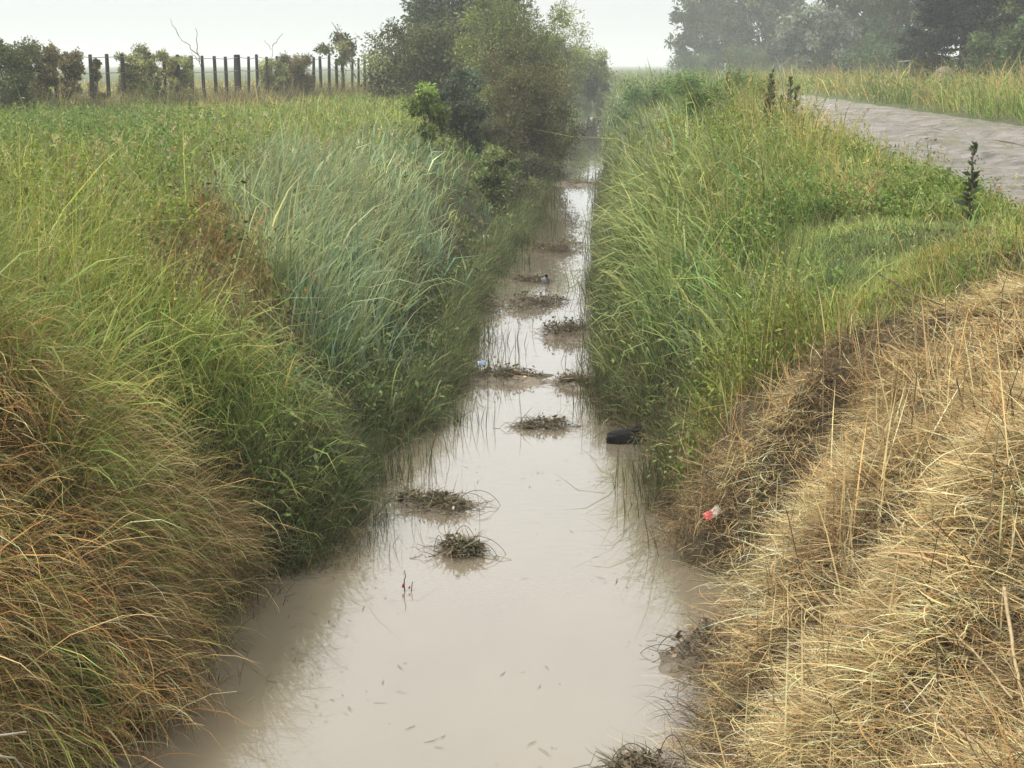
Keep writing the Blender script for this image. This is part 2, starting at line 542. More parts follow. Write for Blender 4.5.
def weeds(pile, i, H, col, nl, ls, stemcol=(.10, .12, .04), lw=.5):
    n = len(i)
    if n == 0: return
    h = H * np.exp(.3 * RS.randn(n)) * HS[i]
    col = np.clip(col * TONE[i] * HUE[i] * np.array([[1.70, 1.60, 1.35]]), 0, (.24, .27, .12))
    az = RS.rand(n) * 2 * pi
    ln = np.abs(.25 * RS.randn(n))
    blades(pile, PT[i], az, h, ln, .3 * np.abs(RS.randn(n)), .004 * WS[i], vary(stemcol, n), 2)
    for k in range(nl):
        t = .25 + .8 * RS.rand(n)
        P = PT[i] + np.stack([np.cos(az) * np.sin(ln), np.sin(az) * np.sin(ln), np.cos(ln)], -1) * (h * t)[:, None]
        P = P + np.stack([RS.randn(n), RS.randn(n), .4 * RS.randn(n)], -1) * (.03 + .01 * WS[i])[:, None]
        l = ls * np.exp(.3 * RS.randn(n)) * np.clip(WS[i], .8, 6) ** .6
        leaves(pile, P, l, l * lw, col * np.exp(.15 * RS.randn(n))[:, None], .8)


TAN = (.44, .30, .13); PALE = (.54, .42, .215)
pm, pw, pr, pt_, pd_ = Pile(), Pile(), Pile(), Pile(), Pile()

# meadow grasses
i = sel('meadow'); n = len(i)
grass_patch(pm, i, .50, .3, .12, .25, .9, .6, .0050, mixcol([(.13, .17, .045), (.10, .15, .035), (.20, .22, .07), (.28, .24, .10)], [5, 4, 2, .6], n), vary((.21, .23, .08), n))
i = sel('tanmeadow'); n = len(i)
grass_patch(pm, i, .55, .3, .12, .25, 1.0, .6, .0046, mixcol([(.13, .16, .05), (.30, .23, .10), (.24, .18, .09), (.12, .13, .05)], [3, 3, 2, 2], n), vary((.34, .25, .13), n))
# broadleaf weeds
for nm, c, H, fr in (('weed', [(.075, .135, .028), (.10, .17, .035), (.13, .16, .05)], .42, .55), ('lush', [(.10, .17, .022), (.13, .19, .03), (.16, .18, .045)], .36, .6), ('meadow', [(.11, .16, .035), (.09, .14, .03)], .36, .10), ('tanmeadow', [(.12, .14, .045), (.17, .13, .05)], .3, .10)):
    i = sel(nm, fr)
    weeds(pw, i, H, mixcol(c, [1] * len(c), len(i)), 15, .026)
for nm in ('weed', 'lush'):
    i = sel(nm, .4); n = len(i)
    grass_patch(pm, i, .45, .35, .15, .2, .9, .5, .004, mixcol([(.10, .16, .03), (.16, .19, .05), (.28, .24, .10)], [4, 3, 1], n), vary((.2, .22, .08), n))
# dead brown patch
i = sel('brown', .8); n = len(i)
grass_patch(pm, i, .42, .3, .25, .25, 1.2, .6, .0034, mixcol([(.15, .105, .05), (.10, .085, .035), (.12, .13, .04), (.22, .16, .08)], [3, 2, 3, 1], n))
i = sel('brown', .12)
weeds(pw, i, .4, mixcol([(.13, .085, .04), (.09, .11, .035)], [2, 2], len(i)), 8, .04, (.16, .09, .05))
# blue-green reed grass
i = sel('reed'); n = len(i)
grass_patch(pr, i, .66, .25, .14, .18, 1.0, .5, .0098, mixcol([(.115, .16, .095), (.09, .135, .075), (.165, .205, .14), (.11, .15, .045)], [4, 3, 2, 2], n), vary((.19, .22, .13), n), .9)
# arching green grass
i = sel('arch'); n = len(i)
grass_patch(pr, i, .52, .25, .18, .2, 1.7, .6, .0085, mixcol([(.10, .155, .04), (.075, .125, .03), (.15, .19, .06), (.26, .22, .09)], [4, 3, 2, 1], n), vary((.19, .20, .075), n), 1.2)
# tall lush grass of the right bank
i = sel('tall'); n = len(i)
grass_patch(pr, i, .74, .25, .14, .18, 1.5, .55, .0125, mixcol([(.12, .168, .06), (.09, .135, .04), (.165, .195, .085), (.085, .13, .05)], [4, 3, 2, 2], n), vary((.20, .22, .10), n), 1.1)
# dark growth along the waterline
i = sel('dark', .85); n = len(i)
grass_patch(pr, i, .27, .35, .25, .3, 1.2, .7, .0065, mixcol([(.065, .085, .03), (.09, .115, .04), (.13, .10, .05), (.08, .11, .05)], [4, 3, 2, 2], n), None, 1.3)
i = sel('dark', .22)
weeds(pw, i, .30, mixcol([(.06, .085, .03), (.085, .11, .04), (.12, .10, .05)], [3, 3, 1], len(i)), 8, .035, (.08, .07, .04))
# short turf
pl = Pile()
i = sel('lawn')
for rep in range(7):
    n = len(i)
    j = i
    P0 = PT.copy()
    PT[j, 0] += .05 * RS.randn(n); PT[j, 1] += .05 * RS.randn(n); PT[j, 2] = zt(PT[j, 0], PT[j, 1]) - .01
    grass_patch(pl, j, .13, .3, .3, .25, .8, .5, .0038, mixcol([(.17, .20, .07), (.20, .22, .09), (.14, .165, .055)], [3, 2, 2], n), None, 2)
    PT = P0
# dry tan tussocks, left
i = sel('tan'); n = len(i)
grass_patch(pt_, i, .30, .28, .3, .25, 2.0, .6, .0048, mixcol([TAN, (.30, .20, .08), PALE, (.17, .17, .05), (.20, .12, .055)], [4, 4, 2, 3, 4], n), mixcol([PALE, TAN], [2, 1], n), 1.1, 5, .7)


# extra tussock strands near the bridge: overlapping fountains of dry grass
def tussocks(pile, cx, cy, m, L, lean, leanv, curl, curlv, W, cols, wts, azb, azs, rad, seg=5, drift=.4):
    T = len(cx)
    k = np.repeat(np.arange(T), m); n = len(k)
    x = cx[k] + rad * RS.randn(n); y = cy[k] + rad * RS.randn(n)
    z = zt(x, y)
    P = np.stack([x, y, np.maximum(z, -.05) - .02], -1)
    tb = np.array([RS.randn() for _ in range(T)])
    az = azb[k] + azs * RS.randn(n) + .35 * tb[k]
    tone = np.exp(.30 * RS.randn(T))[k][:, None]
    c = mixcol(cols, wts, n, .28) * tone
    sz = np.exp(.2 * RS.randn(T))[k]
    blades(pile, P, az, L * sz * np.exp(.25 * RS.randn(n)), np.abs(lean + leanv * RS.randn(n)), np.clip(curl + curlv * RS.randn(n), .05, 3.3), W * np.exp(.2 * RS.randn(n)), np.clip(c, 0, .7), seg, drift, np.clip(c * np.array([1.15, 1.15, 1.2]), 0, .7))


def region(n, x0, x1, y0, y1, names):
    x = x0 + RS.rand(n) * (x1 - x0); y = y0 + RS.rand(n) * (y1 - y0)
    s = np.maximum(xl(y) - x, x - xr(y))
    k = species(x, y)
    ok = (s > .02) & np.isin(k, [SPEC.index(a) for a in names])
    return x[ok], y[ok]


x, y = region(480, -3.6, -1.1, 2.2, 5.5, ['tan', 'arch', 'meadow'])
tussocks(pt_, x, y, 50, .30, .3, .3, 1.95, .55, .0046, [TAN, (.26, .16, .065), PALE, (.13, .15, .04), (.15, .09, .045), (.075, .05, .028)], [3, 4, 1, 3, 4, 3], (fbm(x * 1.4, y * 1.4, 151) - .5) * 3.5, .8, .05, 6, .7)
# big rounded tussocks, each a fountain with a cast of its own
cast = [[TAN, PALE, (.38, .25, .10)], [(.28, .18, .075), (.15, .09, .045), TAN], [(.16, .20, .05), (.20, .20, .06), (.11, .15, .035)], [(.46, .27, .10), (.34, .19, .07), PALE]]
for c_ in range(4):
    x, y = region(50, -3.4, -1.3, 2.6, 6.2, ['tan', 'arch', 'meadow'])
    tussocks(pt_, x, y, 520, .32, .30, .40, 1.9, .5, .0046, cast[c_], [4, 3, 2], 0 * x + .1, 1.5, .075, 6, .5)

# fringe that overhangs the left waterline
yy = 3.2 + RS.rand(420) * 3.6
xx = xl(yy) - .06 - .10 * np.abs(RS.randn(len(yy)))
tussocks(pt_, xx, yy, 46, .30, .35, .25, 1.7, .5, .0040, [TAN, (.24, .16, .07), (.16, .11, .055), (.14, .14, .045)], [3, 4, 4, 3], 0 * xx, .8, .05)
yy = 6.2 + RS.rand(1500) ** 1.2 * 22
xx = xl(yy) - .02 - .12 * np.abs(RS.randn(len(yy)))
k = np.clip(yy / 9, .8, 3)
tussocks(pr, xx, yy, 16, .26, .2, .3, 1.3, .6, .0056, [(.10, .135, .045), (.08, .105, .04), (.15, .15, .06), (.15, .12, .06)], [4, 4, 2, 2], 0 * xx, 1.1, .08)
yy = 8.6 + RS.rand(1300) ** 1.2 * 22
xx = xr(yy) + .02 + .12 * np.abs(RS.randn(len(yy)))
tussocks(pr, xx, yy, 14, .22, .2, .3, 1.2, .6, .0056, [(.11, .145, .05), (.085, .115, .04), (.15, .15, .06), (.17, .12, .06)], [4, 4, 2, 2], pi + 0 * xx, 1.1, .08)

# matted straw, right: strands lying over each other, combed by the tuft
ps = Pile()
x, y = region(3600, .1, 4.2, 1.6, 8.2, ['straw', 'lawn', 'tanmeadow'])
k = y < 7.5 + .5 * RS.randn(len(x)); x = x[k]; y = y[k]
dk = fbm(x * 3.3, y * 3.3, 175) + .05 * RS.randn(len(x))
flow = pi + 1.1 + (fbm(x * 1.5, y * 1.5, 101) - .5) * 6.5
for lo, hi, cc, ww in ((0, .42, [(.22, .155, .08), (.14, .10, .055), (.08, .06, .036), (.36, .26, .125)], [4, 4, 2, 3]), (.42, 2, [PALE, TAN, (.26, .185, .085), (.17, .12, .06), (.10, .075, .042)], [3, 3, 4, 3, 2])):
    k = (dk >= lo) & (dk < hi)
    tussocks(ps, x[k], y[k], 60, .15, 1.22, .32, .55, .5, .0036, cc, ww, flow[k], .75, .06, 5, 1.3)
# swaths of pale cut grass flattened over the darker thatch
x, y = region(820, .2, 4.2, 1.6, 7.7, ['straw'])
k = fbm(x * 3.3, y * 3.3, 175) + .04 * RS.randn(len(x)) > .45; x = x[k]; y = y[k]
T = len(x); m = 520
k = np.repeat(np.arange(T), m); n = len(k)
fl_ = (pi + .9 + (fbm(x * 1.1, y * 1.1, 161) - .5) * 5.5)
u1 = .15 * RS.randn(n); u2 = .075 * RS.randn(n)
px_ = x[k] + u1 * np.cos(fl_[k]) - u2 * np.sin(fl_[k]); py_ = y[k] + u1 * np.sin(fl_[k]) + u2 * np.cos(fl_[k])
dome = .075 * np.exp(-(u1 / .16) ** 2 - (u2 / .085) ** 2) * (.4 + .6 * RS.rand(n))
tone = np.exp(.26 * RS.randn(T))[k][:, None]
c = np.clip(1.12 * mixcol([PALE, (.43, .315, .165), TAN, (.30, .215, .10)], [5, 4, 3, 1], n, .2) * tone, 0, .72)
hid = np.maximum(zt(px_, py_), 0) + dome
blades(ps, np.stack([px_, py_, hid], -1), fl_[k] + .42 * RS.randn(n) + RS.rand(n) * 6.28 * (RS.rand(n) < .28), .14 * np.exp(.35 * RS.randn(n)), 1.40 + .22 * RS.randn(n), .25 + .4 * RS.randn(n), .0034 * np.exp(.25 * RS.randn(n)), c, 5, 1.3)
# loose broken strands
x, y = region(15000, .0, 4.2, 1.6, 9.5, ['straw'])
n = len(x)
blades(ps, np.stack([x, y, zt(x, y) + .03 + .05 * RS.rand(n)], -1), RS.rand(n) * 6.28, .16 + .2 * RS.rand(n), 1.0 + .4 * RS.randn(n), .5 * RS.rand(n), .0035 * np.ones(n), mixcol([PALE, TAN, (.18, .12, .06), (.09, .065, .04)], [3, 3, 3, 2], n), 3, .9)
# standing dry stalks
x, y = region(2600, .1, 3.8, 2.6, 9.0, ['straw'])
keep = RS.rand(len(x)) < np.where(x - xr(y) < .9, .9, .12)
x = x[keep]; y = y[keep]; n = len(x)
blades(ps, np.stack([x, y, zt(x, y)], -1), RS.rand(n) * 6.28, (.18 + .38 * RS.rand(n) ** 1.5), .2 * np.abs(RS.randn(n)), .25 * RS.rand(n), .0058 * np.ones(n), mixcol([PALE, TAN, (.2, .14, .08)], [4, 3, 2], n), 3, .2)

# fringe of roots and dead blades hanging at the right waterline, and shallow-water stems on both sides
yy = 3.5 + RS.rand(5200) ** 1.3 * 7.0
xx = xr(yy) + .10 * RS.randn(len(yy)) + .05
n = len(yy)
blades(ps, np.stack([xx, yy, np.maximum(zt(xx, yy), 0) + .02 + .08 * RS.rand(n)], -1), pi + .9 * RS.randn(n), .10 + .16 * RS.rand(n), .7 + .5 * RS.rand(n), 1.2 + .5 * RS.randn(n), .0036 * np.ones(n),
       mixcol([(.15, .105, .06), (.09, .065, .04), (.22, .16, .08)], [3, 3, 1], n), 4, .5)

pe = Pile()
yy = 3.4 + RS.rand(1100) * 4.2
xx = xl(yy) + .05 + .12 * np.abs(RS.randn(len(yy)))
k = vn(yy * 3.3, yy * 0, 133) > .4; xx = xx[k]; yy = yy[k]; n = len(xx)
blades(pe, np.stack([xx, yy, -.03 + 0 * xx], -1), RS.rand(n) * 6.28, .06 + .16 * RS.rand(n), .5 * np.abs(RS.randn(n)), .8 * RS.rand(n), .004 * np.ones(n), mixcol([(.16, .11, .055), (.09, .08, .035), (.24, .17, .08)], [3, 2, 2], n), 3, .3)
yy = np.concatenate([7.2 + RS.rand(2600) * 26, 7.4 + RS.rand(3600) * 3.6])
sd = RS.rand(len(yy)) < .62
off = np.abs(RS.randn(len(yy))) * .24
clump = vn(yy * 1.7, sd * 9.0, 131)
k = clump > .36
yy = yy[k]; sd = sd[k]; off = off[k]
xx = np.where(sd, xl(yy) + off, xr(yy) - off * .55)
n = len(yy)
blades(pe, np.stack([xx, yy, -.04 + 0 * xx], -1), RS.rand(n) * 6.28, .14 + .26 * RS.rand(n), .12 * np.abs(RS.randn(n)), .7 * RS.rand(n), .0045 * np.clip(yy / 9, 1, 3), mixcol([(.075, .10, .035), (.10, .09, .04), (.06, .07, .03)], [3, 2, 2], n), 3, .3)

# dry grass standing round the foot of the fence
fa = at(10, 31); fb = at(385, 58)
t_ = RS.rand(700); xx = fa[0] + (fb[0] - fa[0]) * t_ + .3 * RS.randn(700); yy = fa[1] + (fb[1] - fa[1]) * t_ + .2 + .5 * RS.randn(700)
tussocks(pm, xx, yy, 14, .42, .1, .16, .5, .4, .013, [(.27, .22, .10), (.34, .27, .14), (.17, .18, .06), (.22, .16, .09)], [3, 2, 4, 2], 6.28 * RS.rand(700), 1.5, .10, 3, .2)
# scraps of straw and leaf afloat
pf = Pile()
yy = 3.6 + RS.rand(2400) ** 1.4 * 20; n = len(yy)
u_ = np.where(RS.rand(n) < .86, np.where(RS.rand(n) < .5, .06 + .16 * np.abs(RS.randn(n)), .94 - .16 * np.abs(RS.randn(n))), RS.rand(n))
xx = xl(yy) + np.clip(u_, 0, 1) * (xr(yy) - xl(yy))
ks = vn(xx * 4, yy * 3, 181) > .5; xx = xx[ks]; yy = yy[ks]; n = len(xx)
blades(pf, np.stack([xx, yy, .004 + 0 * xx], -1), RS.rand(n) * 6.28, .012 + .09 * RS.rand(n) ** 3, 1.55 + .02 * RS.randn(n), .02 * RS.rand(n), .004 * np.ones(n), mixcol([(.12, .09, .05), (.20, .15, .08), (.06, .05, .03)], [3, 2, 2], n), 2, .8, None, .1)
# seed stems standing above the grass
i = np.where(np.isin(SP, [SI['meadow'], SI['tanmeadow'], SI['arch'], SI['lush'], SI['reed']]) & (D < 26))[0]
i = i[RS.rand(len(i)) < .022]; n = len(i)
az = RS.rand(n) * 6.28; h = (.45 + .35 * RS.rand(n)) * np.clip(HS[i], .5, 1.1); ln = .12 * np.abs(RS.randn(n))
c = mixcol([(.34, .29, .14), (.24, .25, .10), (.40, .33, .18)], [2, 2, 1], n)
pp = blades(pm, PT[i], az, h, ln, .5 * RS.rand(n), .0032 * WS[i], c, 4, .1)
for q_ in range(9):
    t_ = .72 + .28 * RS.rand(n)
    P_ = pp[:, 3] + (pp[:, 4] - pp[:, 3]) * ((t_ - .72) / .28)[:, None] + .006 * RS.randn(n, 3)
    leaves(pm, P_, .03 * np.clip(WS[i], .8, 2), .007 * np.clip(WS[i], .8, 2.5), c * 1.1, .2, axis=(pp[:, 4] - pp[:, 3]) * 8, sag=.1)

for pile, nm, mat, lab, cat in (
    (pm, 'meadow_grass', M_GRASS, 'thin pale green and tan meadow grass covering the field and verges', 'grass'),
    (pw, 'weeds', M_LEAF, 'small-leaved green weeds mixed through the grass of both banks', 'weeds'),
    (pr, 'reed_grass', M_GRASS, 'tall blue-green and bright green blades crowding both slopes of the ditch', 'grass'),
    (pl, 'turf', M_GRASS, 'short bright green turf patch beside the heap of straw', 'grass'),
    (pt_, 'dry_tussock_grass', M_STRAW, 'tan arching dry grass drooping over the left waterline', 'grass'),
    (ps, 'matted_straw', M_STRAW, 'pale matted straw covering the near right bank', 'straw'),
    (pf, 'floating_scraps', M_DEBRIS, 'tiny scraps of straw and leaf floating on the muddy water', 'scraps'),
    (pe, 'waterside_stems', M_GRASS, 'thin dark stems standing in the shallow edge of the water', 'stems')):
    tag(link(nm, pile.mesh(nm), mat), lab, cat, kind='stuff')


# ------------------------------------------------------------------ trees and shrubs
def curve_pts(a, b, n=6, sag=0.0, wob=.06):
    a = np.asarray(a, float); b = np.asarray(b, float)
    t = np.linspace(0, 1, n)[:, None]
    L = np.linalg.norm(b - a)
    p = a + (b - a) * t + np.array([0, 0, 1.]) * sag * L * (4 * t * (1 - t))
    p[1:-1] += wob * L * RS.randn(n - 2, 3) * .4
    return p


LEAFN = 2.2


def plant(name, base, label, cat, height, rad, zc, nclump, nleaf, leaf, cols, wts, trunk=.10, group=None, squash=.8, clump=.42, up=.5, lean=(0, 0), bark=M_BARK, lw=.5, wisps=0, shape=None, hollow=.55, stems=1, parts=('trunk', 'crown')):
    """woody stem(s) with limbs reaching every leaf clump; crown is many leaf faces"""
    base = np.asarray(base, float)
    nleaf = int(nleaf * LEAFN * .62); leaf = leaf * 1.2
    root = empty(name, base, label, cat, group)
    T, C = Pile(), Pile()
    # clump centres fill an uneven ellipsoid shell around (lean, zc)
    cen = np.array([lean[0], lean[1], zc])
    u = RS.randn(nclump, 3); u /= np.linalg.norm(u, axis=1)[:, None]
    rr = (hollow + (1 - hollow) * RS.rand(nclump)) * (.62 + .66 * RS.rand(nclump))
    rv = (height - zc)
    pos = cen + u * rr[:, None] * np.array([rad, rad, rv])
    if shape is not None: pos = shape(pos, u)
    pos[:, 2] = np.maximum(pos[:, 2], .12)
    fork = []
    for k in range(stems):
        a = RS.rand() * 6.28
        foot = np.array([cos(a), sin(a), 0]) * trunk * (0 if stems == 1 else 2.2)
        top = cen + np.array([cos(a), sin(a), 0]) * rad * (0 if stems == 1 else .4)
        top[2] = zc + .25 * rv
        p = curve_pts(foot - np.array([0, 0, .15]), top, 9, 0, .05)
        tube(T, p, trunk if stems == 1 else trunk * .6, trunk * .3, (.1, .1, .1), 8)
        fork.append(p)
    for k in range(nclump):
        p = fork[RS.randint(stems)]
        j = RS.randint(3, 8)
        tube(T, curve_pts(p[j], pos[k], 6, .06, .12), trunk * .28, trunk * .05, (.1, .1, .1), 5)
    # leaves
    tone = np.exp(.30 * RS.randn(nclump))
    ci = RS.randint(nclump, size=nleaf)
    g = RS.randn(nleaf, 3); g /= (np.linalg.norm(g, axis=1)[:, None] + 1e-6); g *= (RS.rand(nleaf) ** .6)[:, None] * 1.15
    P = pos[ci] + g * np.array([1, 1, squash]) * (clump * rad * np.exp(.25 * RS.randn(nclump)))[ci][:, None]
    P[:, 2] = np.maximum(P[:, 2], .02)
    c = mixcol(cols, wts, nleaf, .18) * tone[ci][:, None] * 1.25
    L = leaf * np.exp(.25 * RS.randn(nleaf))
    leaves(C, P, L, L * lw, c, up, axis=g * .7)
    # long shoots that break the outline
    for k in range(wisps):
        q = pos[RS.randint(nclump)]
        d = q - cen; d = d / (np.linalg.norm(d) + 1e-6) + np.array([0, 0, .8]) + .4 * RS.randn(3)
        e = q + d / np.linalg.norm(d) * rad * (.25 + .35 * RS.rand())
        sp = curve_pts(q, e, 6, .05)
        tube(T, sp, trunk * .07, trunk * .03, (.1, .1, .1), 4)
        t = RS.rand(26)
        LP = np.stack([np.interp(t, np.linspace(0, 1, 6), sp[:, a]) for a in range(3)], -1) + leaf * .5 * RS.randn(26, 3)
        l2 = leaf * .9 * np.exp(.25 * RS.randn(26))
        leaves(C, LP, l2, l2 * lw, mixcol(cols, wts, 26), up)
    link(parts[0], T.mesh(parts[0]), bark, root)
    link(parts[1], C.mesh(parts[1]), M_LEAF, root)
    return root


def gz(x, y):
    return float(zt(np.array([x]), np.array([y]))[0])


def site(px, Y, z=None):
    p = at(px, Y)
    return (p[0], Y, gz(p[0], Y) if z is None else z)


OL = [(.075, .085, .028), (.10, .11, .035), (.115, .11, .045)]
WL = [(.15, .175, .05), (.185, .205, .062), (.115, .135, .04)]
GR = [(.055, .085, .03), (.075, .11, .04), (.04, .06, .022)]

# the thicket on the left bank
p = site(514, 33)
plant('willow_bush', (p[0], 33, .25), 'dark reddish-brown willow bush leaning low over the left water edge', 'bush', 2.7, 1.35, 1.05, 90, 26000, .055, [(.085, .088, .03), (.105, .105, .036), (.12, .085, .042), (.07, .08, .028)], [3, 3, 2, 2], .07, stems=5, lean=(.22, 0), squash=.9, clump=.24, wisps=70, lw=.35, hollow=.35)
p = site(510, 43, 1.0)
plant('willow_tree', p, 'light yellow-green feathery willow rising behind the dark waterside bush', 'tree', 3.9, 1.75, 1.9, 80, 26000, .08, WL, [3, 3, 2], .09, stems=4, squash=1.0, clump=.26, wisps=110, lw=.32, hollow=.4)
p = site(426, 46)
plant('olive_bush', p, 'dense dark olive bush at the far end of the post fence', 'bush', 2.55, 1.9, 1.05, 90, 26000, .085, OL, [3, 3, 2], .10, stems=4, clump=.27, wisps=60, lw=.5, hollow=.5)
p = site(462, 60)
plant('round_tree', p, 'tall grey-green tree standing behind the thicket, top cut by the frame', 'tree', 7.2, 3.0, 4.2, 60, 17000, .14, GR, [2, 3, 2], .2, clump=.3, wisps=24)
p = site(461, 27)
plant('blue_shrub', p, 'small blue-green shrub between the olive bush and the dark waterside bush', 'shrub', 1.75, .42, .85, 40, 8000, .05, [(.085, .11, .065), (.11, .135, .085), (.065, .085, .045)], [3, 2, 2], .03, stems=4, clump=.36, wisps=14)
p = site(492, 24)
plant('pale_shrub', p, 'slim pale green leafy shrub in front of the dark waterside bush', 'shrub', .95, .35, .5, 24, 3500, .05, [(.11, .14, .05), (.14, .16, .06)], [1, 1], .02, stems=4, clump=.34, wisps=16)
p = site(428, 25)
plant('yellow_shrub', p, 'leafy yellow-green shrub at the left foot of the blue-green shrub', 'shrub', 1.0, .30, .5, 24, 3600, .05, [(.12, .17, .03), (.10, .14, .03)], [1, 1], .02, stems=4, clump=.36, wisps=10)
for px, py, h, r, lab in ((530, 178, .75, .75, 'dark low shrub trailing in the water below the willow bush'), (512, 205, .55, .6, 'dark brown-green low shrub on the left waterline beyond the plastic bag'), (482, 185, .6, .5, 'dull green low shrub on the left bank above the brown-green waterline shrub'), (545, 160, .8, .7, 'blackish low shrub at the foot of the willow bush, nearest the channel')):
    q = on_z(px, py, .1)
    plant('waterside_shrub', (q[0], q[1], max(gz(q[0], q[1]), 0)), lab, 'shrub', h, r, h * .4, 46, 5200, .04, [(.06, .07, .028), (.085, .09, .04), (.10, .075, .04)], [3, 3, 2], .02, group='low shrubs on the left waterline', stems=6, clump=.27, wisps=24, lw=.4, squash=.7)
for (px, Y, h, r, lab) in ((566, 74, 3.0, 1.1, 'hazy willow bush overhanging the far bend of the ditch'), (592, 84, 2.3, 1.1, 'faint far willow fading into the mist over the ditch'), (560, 85, 3.6, 2.4, 'misty rounded willow behind the thicket, nearest the ditch'), ):
    p = site(px, Y)
    plant('far_willow', (p[0], Y, .6), lab, 'tree', h + .6, r, (h + .6) * .48, 45, 9000, .13, WL, [2, 2, 3], .09, group='misty willows along the ditch', stems=4, clump=.34, wisps=20, lw=.35, hollow=.3)
p = site(342, 52)
plant('scrub_tree', p, 'thin scrubby little tree behind the far fence posts', 'tree', 2.35, .75, 1.75, 12, 1500, .085, OL, [2, 2, 2], .05, clump=.34, wisps=6, squash=.6)

# tall weeds along the crest of the right bank
for px, Y, h, r, lab, c in ((628, 40, .95, .8, 'bluish-green weed clump on the right bank where the ditch fades out', (.085, .12, .05)), (655, 33, 1.0, .75, 'dark green weed clump rising to the horizon on the right bank', (.06, .10, .03)), (690, 30, .95, .6, 'green weed clump left of the slim dark thistle', (.075, .12, .035)), (712, 21, .85, .4, 'bushy green weed in the middle of the right bank crest', (.09, .13, .035)), (750, 26, .95, .5, 'pale weed clump behind the two dark thistles', (.12, .15, .05))):
    p = site(px, Y)
    plant('weed_clump', p, lab, 'weeds', h, r, h * .5, 30, 2600, .05, [tuple(np.array(c) * 1.3), tuple(np.array(c) * 1.6), tuple(np.array(c) * .95)], [2, 1, 1], .012, group='weed clumps on the right bank', stems=6, clump=.3, wisps=5, lw=.35, parts=('stems', 'foliage'))

# the row across the road
ROW = [
 (710, 150, 10.0, 4.4, 'misty spreading tree at the left end of the roadside row', GR, 13000, .30),
 (768, 135, 10.0, 4.2, 'hazy broad tree second from the left end of the roadside row', [(.07, .095, .045), (.085, .11, .05), (.05, .07, .035)], 13000, .28),
 (818, 108, 5.6, 3.0, 'pale silvery-green low tree in front of the hazy row', [(.16, .18, .12), (.12, .14, .09), (.19, .20, .15)], 11000, .2),
 (852, 110, 10.5, 3.6, 'grey-green open tree right of the pale silvery tree', GR, 12000, .24),
 (903, 94, 8.5, 3.0, 'dense grey-green tree left of the dark conifer', GR, 13000, .2),
 (1020, 66, 7.5, 2.2, 'bright mid-green tree right of the dark conifer', [(.075, .11, .035), (.10, .14, .045), (.06, .085, .03)], 14000, .14),
 (1052, 58, 8.0, 2.6, 'leafy tree at the right edge of the frame', [(.07, .10, .035), (.09, .12, .045)], 9000, .15),
]
for px, Y, h, r, lab, cols, nl, leaf in ROW:
    p = site(px, Y)
    plant('roadside_tree', p, lab, 'tree', h, r, h * .46, 85, int(nl * .7), leaf * 1.25, [tuple(np.array(c_) * 1.05) for c_ in cols], [1] * len(cols), .035 * h ** .9, group='trees in the row across the road', clump=.17, wisps=40, hollow=.45, squash=.6)
for px, Y, h, r, lab in ((690, 145, 2.6, 2.2, 'low misty thicket under the left end of the tree row'), (745, 128, 2.4, 2.6, 'low hazy thicket under the second roadside tree'), (870, 88, 2.6, 2.0, 'dark undergrowth left of the yellow-topped bush'), (896, 84, 2.4, 1.7, 'dark undergrowth bush below the grey-green trees'), (1000, 56, 2.3, 1.4, 'green undergrowth bush right of the conifer trunk'), (1030, 52, 2.2, 1.4, 'leafy undergrowth at the right edge of the frame')):
    p = site(px, Y)
    plant('undergrowth', p, lab, 'bush', h, r, h * .45, 36, 7000, .13, GR if px < 950 else [(.07, .10, .035), (.09, .125, .045)], [1] * (3 if px < 950 else 2), .06, group='undergrowth below the tree row', stems=3, clump=.34, wisps=10, hollow=.3)
p = site(926, 60)
plant('yellow_bush', p, 'yellow-green bush beside the pale stump across the road', 'bush', 1.75, .5, 1.1, 24, 3000, .08, [(.15, .16, .04), (.12, .12, .05)], [1, 1], .05, stems=3, clump=.36, wisps=8)


def conifer(px, Y, h, r, lab):
    p = site(px, Y)
    root = empty('conifer', p, lab, 'tree')
    T, C = Pile(), Pile()
    tube(T, curve_pts((0, 0, -.1), (0, 0, h), 9, 0, .01), .26, .03, (.1, .1, .1), 8)
    z = .9
    while z < h - .3:
        rr = r * (1 - z / h) ** .75 + .15
        k = 7
        for j in range(k):
            a = RS.rand() * 6.28
            l = rr * (.7 + .5 * RS.rand())
            e = np.array([cos(a) * l, sin(a) * l, z + .18 * l + .15 * RS.randn()])
            q = curve_pts((0, 0, z - .1), e, 6, -.10, .04)
            tube(T, q, .04, .008, (.1, .1, .1), 4)
            n = 320
            t = .15 + .85 * RS.rand(n) ** .7
            P = np.stack([np.interp(t, np.linspace(0, 1, 6), q[:, b_]) for b_ in range(3)], -1) + RS.randn(n, 3) * np.array([.17, .17, .06])
            L = .17 * np.exp(.25 * RS.randn(n))
            leaves(C, P, L, L * .35, mixcol([(.022, .034, .026), (.03, .045, .03)], [1, 1], n), .6, axis=np.repeat((e - q[0])[None] / l, n, 0) * .8, sag=.35)
        z += .30
    link('trunk', T.mesh('trunk'), M_BARK, root)
    link('crown', C.mesh('crown'), M_LEAF, root)


conifer(964, 60, 10.5, 2.9, 'dark layered conifer among the pale trees across the road')

